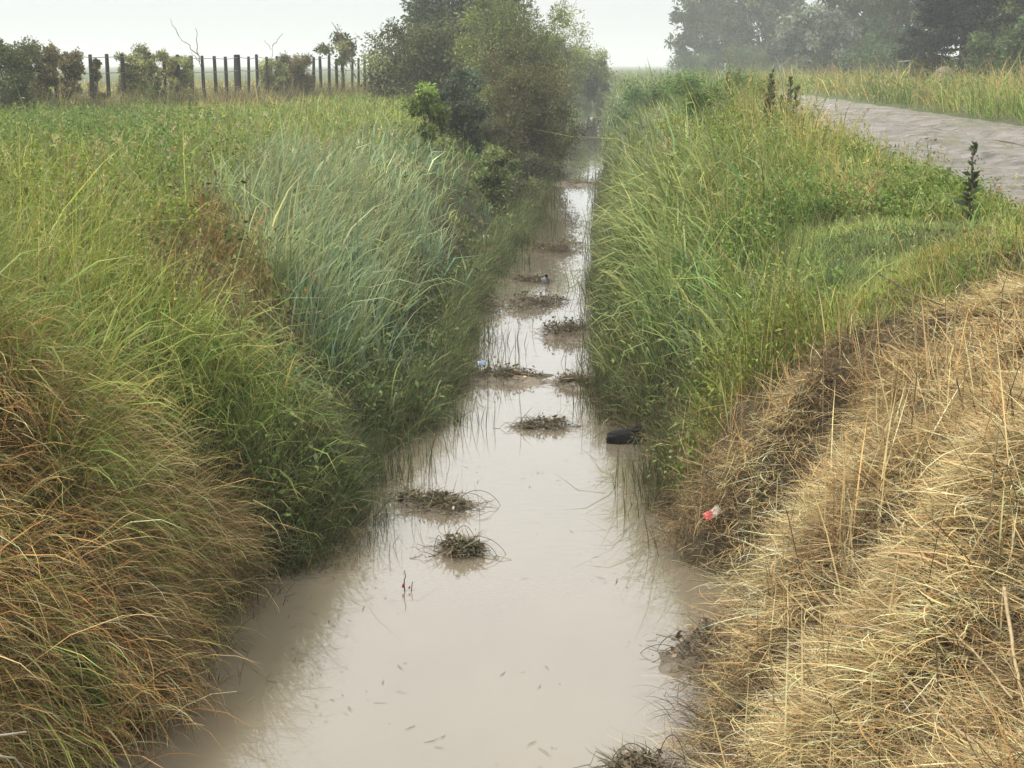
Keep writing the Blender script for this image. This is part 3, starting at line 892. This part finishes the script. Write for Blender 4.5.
# ------------------------------------------------------------------ fence
FA = at(18, 32); FB = at(378, 57)
fence = empty('post_fence', (FA[0], FA[1], gz(FA[0], FA[1])), 'fence of dark wooden posts and wires across the left field', 'fence')
fl = np.array([FB[0] - FA[0], FB[1] - FA[1]]); FLn = np.linalg.norm(fl); fl /= FLn
npost = 33
M_WIRE = noise_mat('rusty_wire', (.10, .07, .05), (.2, .17, .15), 30, .6)
tops = []
for k in range(npost):
    d = FLn * (k + .04 * RS.randn()) / (npost - 1)
    x, y = FA[0] + fl[0] * d, FA[1] + fl[1] * d
    z = gz(x, y)
    ph = EYE + .28 - z + .03 * RS.randn()
    thick = k == 15
    pl_ = Pile()
    r_ = .11 if thick else .046 + .012 * RS.rand()
    lx, ly = .025 * RS.randn(2)
    o = np.array([x, y, z]) - np.array(fence.location)
    tube(pl_, [o + np.array([lx * t, ly * t, ph * t - .25 * (1 - t)]) for t in np.linspace(0, 1, 6)], np.array([1.05, 1.02, .98, 1, .97, .9]) * r_ * (1 + .02 * RS.randn(6)), 0, (.1, .1, .1), 8)
    # flat sawn top
    a = np.arange(8) * pi / 4
    c = o + np.array([lx, ly, ph])
    me = pl_.mesh('post')
    po = link('post', me, M_POST, fence)
    if thick: po['label'] = 'thicker strainer post'
    cap = Pile()
    Vc = np.array([c + np.array([cos(t) * r_ * .93, sin(t) * r_ * .93, .004]) for t in a])
    cap.add(np.vstack([Vc, [c + np.array([0, 0, .012])]]), [(0, 1, 2, 8), (2, 3, 4, 8), (4, 5, 6, 8), (6, 7, 0, 8)], np.full((9, 3), .1))
    tops.append((c, o))
    V0 = np.array([v.co for v in me.vertices]); Q0 = np.array([p_.vertices[:] for p_ in me.polygons])
    Pm = Pile(); Pm.add(V0, Q0, np.full((len(V0), 3), .1)); Pm.add(cap.V[0], cap.Q[0], cap.C[0])
    po.data = Pm.mesh('post'); po.data.materials.append(M_POST)
for hgt in (.35, .68, .95):
    wp = Pile()
    tube(wp, [np.array([c[0] + .06, c[1], o[2] + hgt * (c[2] - o[2])]) for c, o in tops], .009, .009, (.1, .1, .1), 4)
    link('wire', wp.mesh('wire'), M_WIRE, fence)


def on_fence(px):
    """where a bearing crosses the fence line"""
    d = ray(px, 65)[:2]
    A = np.array([[d[0], -fl[0]], [d[1], -fl[1]]])
    t, s_ = np.linalg.solve(A, FA[:2])
    return t * d


VC = [(.085, .065, .032), (.12, .095, .05), (.085, .10, .035), (.15, .115, .07)]
VG = [(.11, .13, .045), (.15, .15, .065), (.09, .11, .035), (.20, .17, .09)]
for px, w, top, cols, lab in ((4, .75, 1.75, [(.05, .06, .025), (.07, .075, .03)], 'dark bushy climber at the left edge of the fence'),
        (44, .36, 1.65, VC, 'thick brown climber just right of the leftmost bare post'), (70, .32, 1.45, VC, 'dark reddish climber left of the two bare black posts'),
        (131, .36, 1.45, VG, 'greenish climber directly right of the two bare black posts'), (152, .40, 1.65, VG, 'tallest yellow-green climber in the middle of the fence'), (178, .40, 1.40, VG, 'pale green climber left of the row of bare posts'),
        (272, .42, 1.35, VG, 'thin pale climber right of the thick strainer post'), (296, .60, 1.45, VC, 'square dark climber before the far run of posts'), (96, .20, 1.5, VC, 'wispy climber tangled round a bare black post')):
    q = on_fence(px)
    q = q + np.array([.02, -.10])
    def col_shape(pos, u, w=w, top=top):
        pos = pos.copy(); pos[:, 2] = .08 + (top - .12) * RS.rand(len(pos))
        pos[:, 0] = u[:, 0] * w * .8; pos[:, 1] = u[:, 1] * w * .6
        return pos
    n_ = 60 if w > .3 else 14
    plant('climbing_shrub', (q[0], q[1], gz(q[0], q[1])), lab, 'shrub', top, w, top * .6, n_, int(9500 * w / .4), .046, [tuple(np.array(q_) * 1.65) for q_ in cols], [1] * len(cols), .03, group='climbers overgrowing the fence', stems=4, clump=.30, wisps=20, shape=col_shape, lw=.5, up=.1)


def bare(px, Y, h, name, lab, pts, cat='branch', r=.018):
    p = site(px, Y)
    root = empty(name, p, lab, cat)
    o = Pile()
    for a, b_, r0 in pts:
        tube(o, curve_pts(np.array(a) * h, np.array(b_) * h, 7, 0, .06), r * r0, r * .35 * r0, (.1, .1, .1), 5)
    link('branches', o.mesh('branches'), M_TWIG, root)


bare(206, 42, 2.0, 'dead_sapling', 'bare dead sapling with a leaning fork above the middle posts', [((0, 0, 0), (-.10, 0, .62), 1.4), ((-.10, 0, .62), (-.13, 0, 1.12), 1), ((-.10, 0, .72), (-.40, .05, 1.0), 1), ((-.40, .05, 1.0), (-.52, .05, 1.25), .7), ((-.11, 0, .65), (-.22, 0, .78), .7)], 'dead tree')
bare(356, 48, 2.6, 'dead_branch', 'two bare grey branches leaning left beside the olive bush', [((0, 0, .3), (-.3, 0, 1.0), 1.3), ((0, 0, .45), (-.24, 0, .98), 1.2)], 'dead branch')
bare(268, 46, 2.1, 'dead_twig', 'thin bare twig leaning right above the pale climber', [((0, 0, 0), (.08, 0, .85), 1), ((.08, 0, .85), (.25, 0, 1.05), .8), ((.06, 0, .8), (-.05, 0, .95), .6)], 'dead branch')


# ------------------------------------------------------------------ thistles
def thistle(x, y, h, lab, grp, bushy=1.0):
    root = empty('thistle', (x, y, gz(x, y)), lab, 'thistle', grp)
    S, Lf = Pile(), Pile()
    nst = 3 if bushy > 1 else 1
    for k in range(nst):
        a = RS.rand() * 6.28
        top = np.array([.10 * cos(a) * (k > 0), .10 * sin(a) * (k > 0), h * (1 - .12 * k)])
        q = curve_pts((0, 0, -.05), top, 7, 0, .03)
        tube(S, q, .009, .005, (.1, .1, .1), 6)
        n = int(170 * h * bushy)
        t = np.sort(RS.rand(n))
        P = np.stack([np.interp(t, np.linspace(0, 1, 7), q[:, b_]) for b_ in range(3)], -1)
        az = RS.rand(n) * 6.28
        ax = np.stack([np.cos(az), np.sin(az), .7 + 0 * az], -1)
        L = (.09 * (1.15 - .7 * t)) * np.exp(.2 * RS.randn(n))
        leaves(Lf, P, L, L * .42, mixcol([(.045, .075, .03), (.065, .095, .045)], [1, 1], n), .3, axis=ax * 1.4, sag=-.1)
    link('stem', S.mesh('stem'), M_TWIG, root)
    link('foliage', Lf.mesh('foliage'), M_LEAF, root)


for px, Y, h, lab, b_ in ((773, 17.5, .98, 'taller of two dark thistles standing before the road bend', 1.6), (791, 18.5, .92, 'bushier dark thistle beside the taller one', 1.9), (728, 24, .95, 'slim dark thistle left of the thistle pair', 1.0), (980, 9.6, .55, 'single spiky thistle at the near edge of the road', .9)):
    p = at(px, Y)
    thistle(p[0], Y, h, lab, 'thistles on the road verge', b_)


# ------------------------------------------------------------------ rubbish and rafts of debris in the water
DB = [(.12, .09, .052), (.17, .13, .078), (.07, .066, .034), (.24, .18, .11)]


def debris(px, py, w, d, h, lab, arcs=(), n=420, leafy=.5, mud=True):
    n = int(n * 2.0); w *= 1.2; d *= 1.15; h *= .9
    p = on_z(px, py)
    root = empty('debris_raft', (p[0], p[1], 0), lab, 'debris', 'rafts of debris caught in the ditch')
    sd = int(px * 7 + py)
    subs = np.stack([(RS.rand(4) - .5) * w * .75, (RS.rand(4) - .5) * d * .6], -1); subs[0] = 0; ssz = np.array([.75, .6, .5, .4])
    def lobe(a):
        a = np.asarray(a, float)
        return .30 + 1.35 * vn(np.cos(a) * 1.7 + sd, np.sin(a) * 1.7 + 4, sd % 97) + .5 * (vn(np.cos(a) * 4 + sd, np.sin(a) * 4, 3) - .5)
    if mud:
        nu, nv = 40, 8
        aa = 2 * pi * np.arange(nu) / nu
        V = []
        for i_ in range(nv + 1):
            ph = pi / 2 * i_ / nv
            k = lobe(aa) * cos(ph)
            X_ = w * .5 * k * np.cos(aa); Y_ = d * .5 * k * np.sin(aa)
            Z_ = h * .34 * sin(ph) * (.5 + vn(X_ * 11 + sd, Y_ * 11, 9)) - .015
            V += list(np.stack([X_, Y_, Z_], -1))
        Q = [(i_ * nu + j, i_ * nu + (j + 1) % nu, (i_ + 1) * nu + (j + 1) % nu, (i_ + 1) * nu + j) for i_ in range(nv) for j in range(nu)]
        link('mud_heap', raw_mesh('mud_heap', V, Q), M_MUD, root)
    tw, lf = Pile(), Pile()
    m = n // 7
    for k in range(m):
        a = RS.rand() * 6.28; q = np.sqrt(RS.rand()) * 1.08
        lb = float(lobe(a))
        c = np.array([w * .5 * q * lb * cos(a), d * .5 * q * lb * sin(a), max(.0, h * .45 * (1 - q * q)) + .004])
        b2 = RS.rand() * 6.28; L = .04 + .22 * RS.rand() ** 2.5
        e = c + np.array([cos(b2) * L, sin(b2) * L * .7, .012 * RS.randn() - c[2] * .4])
        e[2] = max(e[2], .002)
        q_ = RS.randint(4); c[:2] = c[:2] * ssz[q_] + subs[q_]; e[:2] = c[:2] + (np.array([cos(b2), sin(b2) * .7]) * L)
        tube(tw, curve_pts(c, e, 6, .04 * RS.rand(), .2), .0045 if k % 14 == 0 else .0026, .0015, DB[RS.randint(4)], 4)
    # limp dead blades lying over the heap and trailing on the water
    nb = n // 2
    a = RS.rand(nb) * 6.28; q = np.sqrt(RS.rand(nb)); lb = lobe(a)
    P = np.stack([w * .5 * q * lb * np.cos(a), d * .5 * q * lb * np.sin(a), np.maximum(h * .45 * (1 - q * q), 0) + .012], -1)
    q_ = RS.randint(4, size=nb); P[:, :2] = P[:, :2] * ssz[q_][:, None] + subs[q_]
    blades(lf, P, RS.rand(nb) * 6.28, .06 + .12 * RS.rand(nb) ** 2, 1.32 + .22 * RS.randn(nb), .35 * RS.rand(nb), .0055 * np.ones(nb), mixcol(DB, [3, 3, 2, 2], nb), 4, 1.2)
    a = RS.rand(n) * 6.28; q = np.sqrt(RS.rand(n)); lb = lobe(a)
    gap = vn(np.cos(a) * q * 5 + sd, np.sin(a) * q * 5, 7) > .48
    P = np.stack([w * .5 * q * lb * np.cos(a), d * .5 * q * lb * np.sin(a), h * .45 * np.maximum(1 - q * q, 0) + .03 * np.abs(RS.randn(n)) * h / .13], -1)[gap]
    n2 = len(P)
    q_ = RS.randint(4, size=n2); P[:, :2] = P[:, :2] * ssz[q_][:, None] + subs[q_]
    L = .012 + .034 * RS.rand(n2) ** 2
    leaves(lf, P, L, L * .55, mixcol(DB + [(.065, .085, .03)], [3, 2, 3, 1, 5 * leafy], n2), .3)
    link('twigs', tw.mesh('twigs'), M_DEBRIS, root)
    link('leaf_litter', lf.mesh('leaf_litter'), M_DEBRIS, root)
    for (x0, y0, x1, y1, z1) in arcs:
        t = np.linspace(0, 1, 14)
        pts = np.stack([x0 + (x1 - x0) * t, y0 + (y1 - y0) * t, z1 * (4 * t * (1 - t)) ** .8 - .005], -1)
        o = Pile(); tube(o, pts, .0022, .0014, (.06, .05, .035), 5)
        link('bent_stem', o.mesh('bent_stem'), M_DEBRIS, root)


debris(438, 505, .50, .30, .13, 'broad brown muddy raft of twigs left of midstream', [(.1, 0, .38, .02, .10), (.05, .05, .30, .05, .07), (-.2, 0, -.32, .05, .08)], 520)
debris(459, 553, .20, .18, .13, 'small dark green tuft circled by thin bent stems', [(-.05, .02, .26, 0, .10), (.04, 0, .21, -.02, .07), (-.08, 0, -.14, .02, .10), (-.05, .03, .10, .05, .15)], 420, 1.2, False)
debris(572, 334, .70, .55, .24, 'leafy brown clump pushed out from the right bank', [(-.1, 0, -.38, -.1, .06)], 600, .8)
debris(506, 379, .78, .34, .17, 'long dark raft stretching from the left bank', [(0, 0, .35, 0, .10), (-.2, .1, -.1, .1, .2)], 600, .7)
debris(575, 385, .46, .26, .16, 'purplish-brown muddy raft meeting the right bank', [(.0, 0, .2, 0, .22)], 420, .2)
debris(543, 426, .36, .20, .10, 'small pale raft of scum and twigs off the right bank', [(-.05, 0, -.24, 0, .07)], 300, .4)
debris(498, 308, .85, .6, .22, 'dark tangled clump of weeds jutting from the left bank', [(.1, 0, .5, .1, .12)], 700, .6, False)
debris(556, 302, .40, .18, .10, 'star-shaped twiggy float in the narrow channel', [(0, 0, -.3, 0, .15), (0, 0, .32, .05, .12), (0, 0, .12, 0, .25)], 200, .3, False)
debris(530, 280, .55, .35, .10, 'thin brown drift of twigs under the left bank', [], 420, .3, False)
debris(547, 250, .8, .8, .20, 'rounded weedy clump where the channel narrows', [], 800, .7, False)
debris(572, 184, 1.3, .8, .20, 'dark fallen branches damming the far channel', [(-.5, 0, 1.0, -.1, .12), (.2, 0, .9, .1, .25)], 500, .3)
debris(706, 655, .34, .34, .20, 'dark rooty lump below the straw at the near right water edge', [(-.1, 0, -.30, 0, .05), (-.05, 0, -.22, .04, .09)], 420, .1)
debris(655, 772, .26, .2, .12, 'tangle of dry curled blades at the bottom of the frame', [(0, 0, -.18, 0, .12), (0, 0, .12, 0, .16)], 320, .0, False)


def lump(name, lab, cat, pos, dims, rot, mat, seed, nu=26, nv=14, crumple=.25, boxy=.8):
    V = []
    for i_ in range(nv + 1):
        ph = -pi / 2 + pi * i_ / nv
        for j in range(nu):
            a = 2 * pi * j / nu
            n_ = np.array([cos(a) * cos(ph), sin(a) * cos(ph), sin(ph)])
            k = 1 + crumple * (float(vn(np.array([n_[0] * 2.6 + seed]), np.array([n_[1] * 2.6 + n_[2] * 3.1]), seed)[0]) - .5) * 2 + crumple * .5 * (float(vn(np.array([n_[0] * 7 + seed]), np.array([n_[1] * 7 + n_[2] * 6]), seed + 3)[0]) - .5) * 2
            sx = np.sign(n_) * np.abs(n_) ** boxy
            V.append(sx * k * np.array(dims) * .5)
    Q = [(i_ * nu + j, i_ * nu + (j + 1) % nu, (i_ + 1) * nu + (j + 1) % nu, (i_ + 1) * nu + j) for i_ in range(nv) for j in range(nu)]
    o = link(name, raw_mesh(name, V, Q), mat, loc=pos)
    o.rotation_euler = rot
    tag(o, lab, cat)
    return o


# black shoe-like piece of rubbish
m, nt, b = new_mat('black_rubber'); M_BLACK = m
b.inputs['Base Color'].default_value = (.010, .010, .011, 1); b.inputs['Roughness'].default_value = .6; b.inputs['Specular IOR Level'].default_value = .15
bump(nt, b, noise(nt, 30, 4, objcoord(nt)), .01)
p = on_z(624, 443)
o = lump('black_rubbish', 'black rubbery piece of rubbish lying at the right water edge', 'rubbish', (p[0], p[1], .045), (.26, .10, .105), (0, R(-6), R(6)), M_BLACK, 31, crumple=.16)
# open collar of the piece
cp = Pile(); t = np.linspace(0, 2 * pi, 15)
tube(cp, np.stack([.09 + .035 * np.cos(t), .035 * np.sin(t), .05 + .012 * np.cos(t)], -1), .012, .012, (.02, .02, .02), 6)
link('collar', cp.mesh('collar'), M_BLACK, o)


def packet(name, lab, cat, pos, w, h, rot, mat, seed):
    nx, ny = 12, 9
    xs_ = np.linspace(-.5, .5, nx); ys_ = np.linspace(-.5, .5, ny)
    Xg, Yg = np.meshgrid(xs_, ys_)
    pill = (1 - (2 * Xg) ** 4) * (1 - (2 * Yg) ** 4)
    zz = .09 * w * pill
    cr = .22 * w * (vn(Xg * 6 + seed, Yg * 6, seed) - .5)
    top = np.stack([Xg * w, Yg * h, zz + cr], -1).reshape(-1, 3)
    bot = np.stack([Xg * w, Yg * h, -zz * .5 + cr], -1).reshape(-1, 3)
    i_ = (np.arange(nx - 1)[None] + nx * np.arange(ny - 1)[:, None])
    q = np.stack([i_, i_ + 1, i_ + nx + 1, i_ + nx], -1).reshape(-1, 4)
    o = link(name, raw_mesh(name, np.vstack([top, bot]), np.vstack([q, q[:, ::-1] + nx * ny])), mat, loc=pos)
    o.rotation_euler = rot
    return tag(o, lab, cat)


# red and white wrapper
m, nt, b = new_mat('printed_film'); M_WRAP = m
v = objcoord(nt)
sp = nt.nodes.new('ShaderNodeSeparateXYZ'); nt.links.new(v, sp.inputs[0])
ad = nt.nodes.new('ShaderNodeMath'); ad.operation = 'MULTIPLY_ADD'; ad.inputs[1].default_value = 6.0
nf = noise(nt, 22, 2, v)
nt.links.new(sp.outputs['X'], ad.inputs[0]); nt.links.new(nf, ad.inputs[2])
nt.links.new(ramp(nt, [(.42, (.50, .085, .07)), (.50, (.62, .57, .52))], ad.outputs[0]), b.inputs['Base Color'])
b.inputs['Roughness'].default_value = .3


def surf(px, py, lift):
    q = strike(px, py, lift)
    return q[0], q[1], max(gz(q[0], q[1]), 0)


x, y, z = surf(712, 532, .10)
packet('snack_wrapper', 'crumpled red and white wrapper in the dry grass at the right water edge', 'wrapper', (x, y, z + .15), .10, .05, (R(38), R(-25), R(25)), M_WRAP, 3)
M_WHITE = noise_mat('dirty_white_plastic', (.5, .49, .46), (.75, .74, .7), 20, .4, .01)
p = on_z(493, 246)
packet('plastic_bag', 'dirty white plastic bag caught in the left bank weeds', 'plastic bag', (p[0], p[1], .10), .30, .16, (R(25), R(12), R(10)), M_WHITE, 8)
p = on_z(545, 283)
M_CAN = noise_mat('dull_metal', (.05, .05, .05), (.17, .17, .165), 12, .3, .004, spec=.6)
cz = Pile(); t = np.linspace(0, 1, 9)
prof = np.array([.02, .05, .058, .058, .056, .058, .05, .03, .018])
tube(cz, np.stack([0 * t, 0 * t, -.06 + .15 * t], -1), prof, 0, (.1, .1, .1), 16)
o = link('floating_bottle', cz.mesh('floating_bottle'), M_CAN, loc=(p[0], p[1], .0)); o.rotation_euler = (R(18), R(10), 0)
tag(o, 'small grey bottle bobbing upright in the narrow channel', 'bottle')
ck = Pile(); tube(ck, [(0, 0, .09), (0, 0, .108)], .019, .019, (.1, .1, .1), 12)
link('cap', ck.mesh('cap'), M_BLACK, o)
p = on_z(600, 180)
x, y, z = surf(489, 378, .05)
p = on_z(476, 375)
M_BLUE = noise_mat('blue_white_film', (.08, .2, .5), (.7, .72, .75), 16, .35)
packet('plastic_scrap', 'little blue and white plastic scrap on the long dark raft', 'plastic scrap', (p[0] + .05, p[1], .10), .07, .05, (R(60), 0, R(20)), M_BLUE, 12)

# twig with a red tip floating upright
p = on_z(404, 591)
root = empty('floating_twig', (p[0], p[1], 0), 'tiny upright twig with a red tip floating near the left bank', 'twig')
o = Pile(); tube(o, curve_pts((0, 0, -.03), (.004, 0, .11), 6, 0, .06), .004, .002, (.05, .035, .025), 5)
tube(o, curve_pts((.035, .0, -.02), (.045, 0, .05), 5, 0, .06), .003, .002, (.05, .035, .025), 5)
link('stem', o.mesh('stem'), M_DEBRIS, root)
o = Pile(); tube(o, [(-.006, 0, .018), (-.004, 0, .028), (-.002, 0, .038)], np.array([.004, .008, .004]), 0, (.35, .05, .04), 6)
tube(o, [(.026, 0, .012), (.028, 0, .02), (.03, 0, .027)], np.array([.003, .006, .003]), 0, (.35, .05, .04), 6)
link('red_tip', o.mesh('red_tip'), M_DEBRIS, root)


# canes and sticks on the right heap
def stick(name, lab, cat, pts, r, mat, grp=None):
    P = []
    for (px, py, lift) in pts:
        x, y, z = surf(px, py, lift)
        P.append((x, y, z + lift))
    P = np.array(P)
    t = np.linspace(0, 1, len(P)); tt = np.linspace(0, 1, 14)
    Q_ = np.stack([np.interp(tt, t, P[:, k]) for k in range(3)], -1)
    Q_[1:-1] += .0012 * RS.randn(12, 3)
    o = Pile(); tube(o, Q_, r, r * .55, (.3, .22, .11), 7)
    return tag(link(name, o.mesh(name), mat), lab, cat, grp)


M_CANE = noise_mat('dry_cane', (.30, .21, .11), (.46, .36, .2), 25, .6, 0, (1, 1, 1))
M_DARKSTICK = noise_mat('dark_twig', (.05, .035, .025), (.12, .085, .06), 20, .8)
G = 'dry canes lying on the straw heap'
stick('dry_cane', 'longest pale cane slanting across the near straw heap', 'cane', [(925, 625, .10), (975, 680, .14), (1010, 735, .18)], .0045, M_CANE, G)
stick('dry_cane', 'dark-ended cane slanting to the bottom right corner, below the longest cane', 'cane', [(895, 692, .10), (930, 728, .12), (972, 775, .14)], .005, M_CANE, G)
stick('dry_cane', 'thick pale cane leaning at the right frame edge', 'cane', [(1000, 640, .2), (1014, 700, .15), (1028, 760, .12)], .006, M_CANE, G)
stick('dry_cane', 'short level cane lying in the middle of the straw bank', 'cane', [(815, 578, .16), (838, 579, .17), (862, 581, .16)], .0035, M_CANE, G)
stick('dark_twig', 'forked dark twig poking from the upper straw heap', 'twig', [(878, 448, .05), (905, 470, .14), (930, 480, .05)], .005, M_DARKSTICK)
stick('dark_twig', 'dark twig leaning steeply right of the forked twig', 'twig', [(958, 470, .02), (962, 430, .12), (955, 400, .25)], .005, M_DARKSTICK)
stick('dark_twig', 'thin dark twig arching over the edge of the turf', 'twig', [(880, 282, .20), (915, 300, .16), (945, 315, .05)], .005, M_DARKSTICK)

# pale bent stalks at the lower left corner
def air(px, py, dist):
    d = ray(px, py)
    return np.array([0, 0, EYE]) + d * dist


for pts, lab in (([air(-90, 742, 3.5), air(5, 735, 3.6), air(26, 732, 3.7)], 'upper straight pale stalk poking in at the lower left corner'),
                 ([air(-90, 765, 3.4), air(-4, 756, 3.5), air(14, 758, 3.6), air(27, 773, 3.65)], 'lower bent pale stalk poking in at the lower left corner')):
    P_ = np.array(pts); g_ = P_[0] + np.array([-.5, -.1, 0]); g_[2] = gz(g_[0], g_[1]) - .02; P_ = np.vstack([g_, P_])
    o = Pile(); tube(o, P_, .0042, .0028, (.4, .38, .33), 6)
    tag(link('pale_stalk', o.mesh('pale_stalk'), noise_mat('pale_stalk', (.26, .23, .18), (.4, .36, .29), 20, .7)), lab, 'stalk', 'pale stalks at the near left bank')

# little green weed at the lower left
x, y = on_z(66, 752, .05)[:2]; z = max(gz(x, y), -.03)
plant('green_weed', (x, y, z), 'small bright green leafy weed at the foot of the near left bank', 'weed', .34, .13, .18, 30, 2000, .026, [(.06, .10, .025), (.08, .13, .03)], [1, 1], .006, stems=5, clump=.36, wisps=6, parts=('stems', 'foliage'))

# stump and gate post across the road
p = site(944, 55)
root = lump('tree_stump', 'pale weathered stump standing in tall grass before the conifer', 'stump', (p[0], 55, p[2] + .2), (.66, .55, 1.4), (0, 0, .3), noise_mat('grey_wood', (.12, .105, .08), (.20, .165, .125), 5, .9, .03, (1, 1, .3)), 57, crumple=.16, boxy=.45)
p = site(904, 55)
root = empty('gate_frame', (p[0], 55, p[2]), 'pale broken gate frame in the tall grass left of the stump', 'gate')
M_PALEWOOD = noise_mat('pale_wood', (.2, .19, .14), (.32, .3, .23), 8, .8)
for a, b_, nm in (((-.22, 0, -.1), (-.22, 0, 1.15), 'post'), ((.22, 0, -.1), (.22, 0, 1.1), 'post'), ((-.24, .0, 1.12), (.26, 0, 1.16), 'top_rail')):
    o = Pile(); tube(o, np.linspace(a, b_, 4), (.03), .028, (.1, .1, .1), 6); link(nm, o.mesh(nm), M_PALEWOOD, root)

# ------------------------------------------------------------------ air
hv = np.array([(x, y, z) for z in (-1.6, 15.5) for (x, y) in ((-2600, -100), (2600, -100), (2600, 2600), (-2600, 2600))], float)
hq = [(0, 3, 2, 1), (4, 5, 6, 7), (0, 1, 5, 4), (1, 2, 6, 5), (2, 3, 7, 6), (3, 0, 4, 7)]
hm = bpy.data.materials.new('haze'); hm.use_nodes = True
nt = hm.node_tree
for n_ in list(nt.nodes):
    if n_.type == 'BSDF_PRINCIPLED': nt.nodes.remove(n_)
pv = nt.nodes.new('ShaderNodeVolumePrincipled')
pv.inputs['Color'].default_value = (.96, .98, .98, 1)
pv.inputs['Density'].default_value = .0018
pv.inputs['Anisotropy'].default_value = .2
nt.links.new(pv.outputs[0], nt.nodes['Material Output'].inputs['Volume'])
tag(link('haze', raw_mesh('haze', hv, hq, smooth=False), hm), kind='stuff')

# ------------------------------------------------------------------ light
SUN_EL, SUN_AZ = 58, -60     # high, from behind the left shoulder, through thick cloud
w = bpy.data.worlds.new('World'); SC.world = w; w.use_nodes = True
nt = w.node_tree
bg = nt.nodes['Background']
sky = nt.nodes.new('ShaderNodeTexSky'); sky.sky_type = 'NISHITA'; sky.sun_disc = False
sky.sun_elevation = R(SUN_EL); sky.sun_rotation = R(180 + SUN_AZ)
sky.air_density = 1.0; sky.dust_density = 4.0; sky.ozone_density = 1.0
hs = nt.nodes.new('ShaderNodeHueSaturation'); hs.inputs['Saturation'].default_value = .12
nt.links.new(sky.outputs[0], hs.inputs['Color'])
tc = nt.nodes.new('ShaderNodeTexCoord'); se = nt.nodes.new('ShaderNodeSeparateXYZ')
nt.links.new(tc.outputs['Generated'], se.inputs[0])
# overcast cloud deck: zenith about three times the horizon
ma = nt.nodes.new('ShaderNodeMapRange'); ma.inputs[1].default_value = 0; ma.inputs[2].default_value = 1; ma.inputs[3].default_value = 7.7; ma.inputs[4].default_value = 18.5
nt.links.new(se.outputs['Z'], ma.inputs[0])
cl = nt.nodes.new('ShaderNodeMix'); cl.data_type = 'RGBA'; cl.blend_type = 'MULTIPLY'; cl.inputs[0].default_value = 1
cl.inputs[6].default_value = (.975, 1.0, 1.0, 1)
nt.links.new(ma.outputs[0], cl.inputs[7])
mx = nt.nodes.new('ShaderNodeMix'); mx.data_type = 'RGBA'; mx.inputs[0].default_value = .9
nt.links.new(hs.outputs[0], mx.inputs[6]); nt.links.new(cl.outputs[2], mx.inputs[7])
nt.links.new(mx.outputs[2], bg.inputs['Color'])
bg.inputs['Strength'].default_value = .1
sd_ = bpy.data.lights.new('sun', 'SUN'); sd_.energy = 3.5; sd_.angle = R(11); sd_.color = (1, .975, .94)
so = bpy.data.objects.new('sun', sd_); COL.objects.link(so)
so.rotation_euler = (R(90 - SUN_EL), 0, R(SUN_AZ))

vs = SC.view_settings
SC.display_settings.display_device = 'sRGB'
vs.view_transform = 'Standard'; vs.look = 'None'; vs.exposure = .2; vs.gamma = 1; vs.use_curve_mapping = False
cy = SC.cycles
SC.render.engine = 'CYCLES'
cy.max_bounces = 6; cy.diffuse_bounces = 3; cy.glossy_bounces = 2; cy.transmission_bounces = 3; cy.volume_bounces = 1; cy.transparent_max_bounces = 4
cy.use_denoising = True
cy.use_adaptive_sampling = True; cy.adaptive_threshold = .02
cy.caustics_reflective = False; cy.caustics_refractive = False
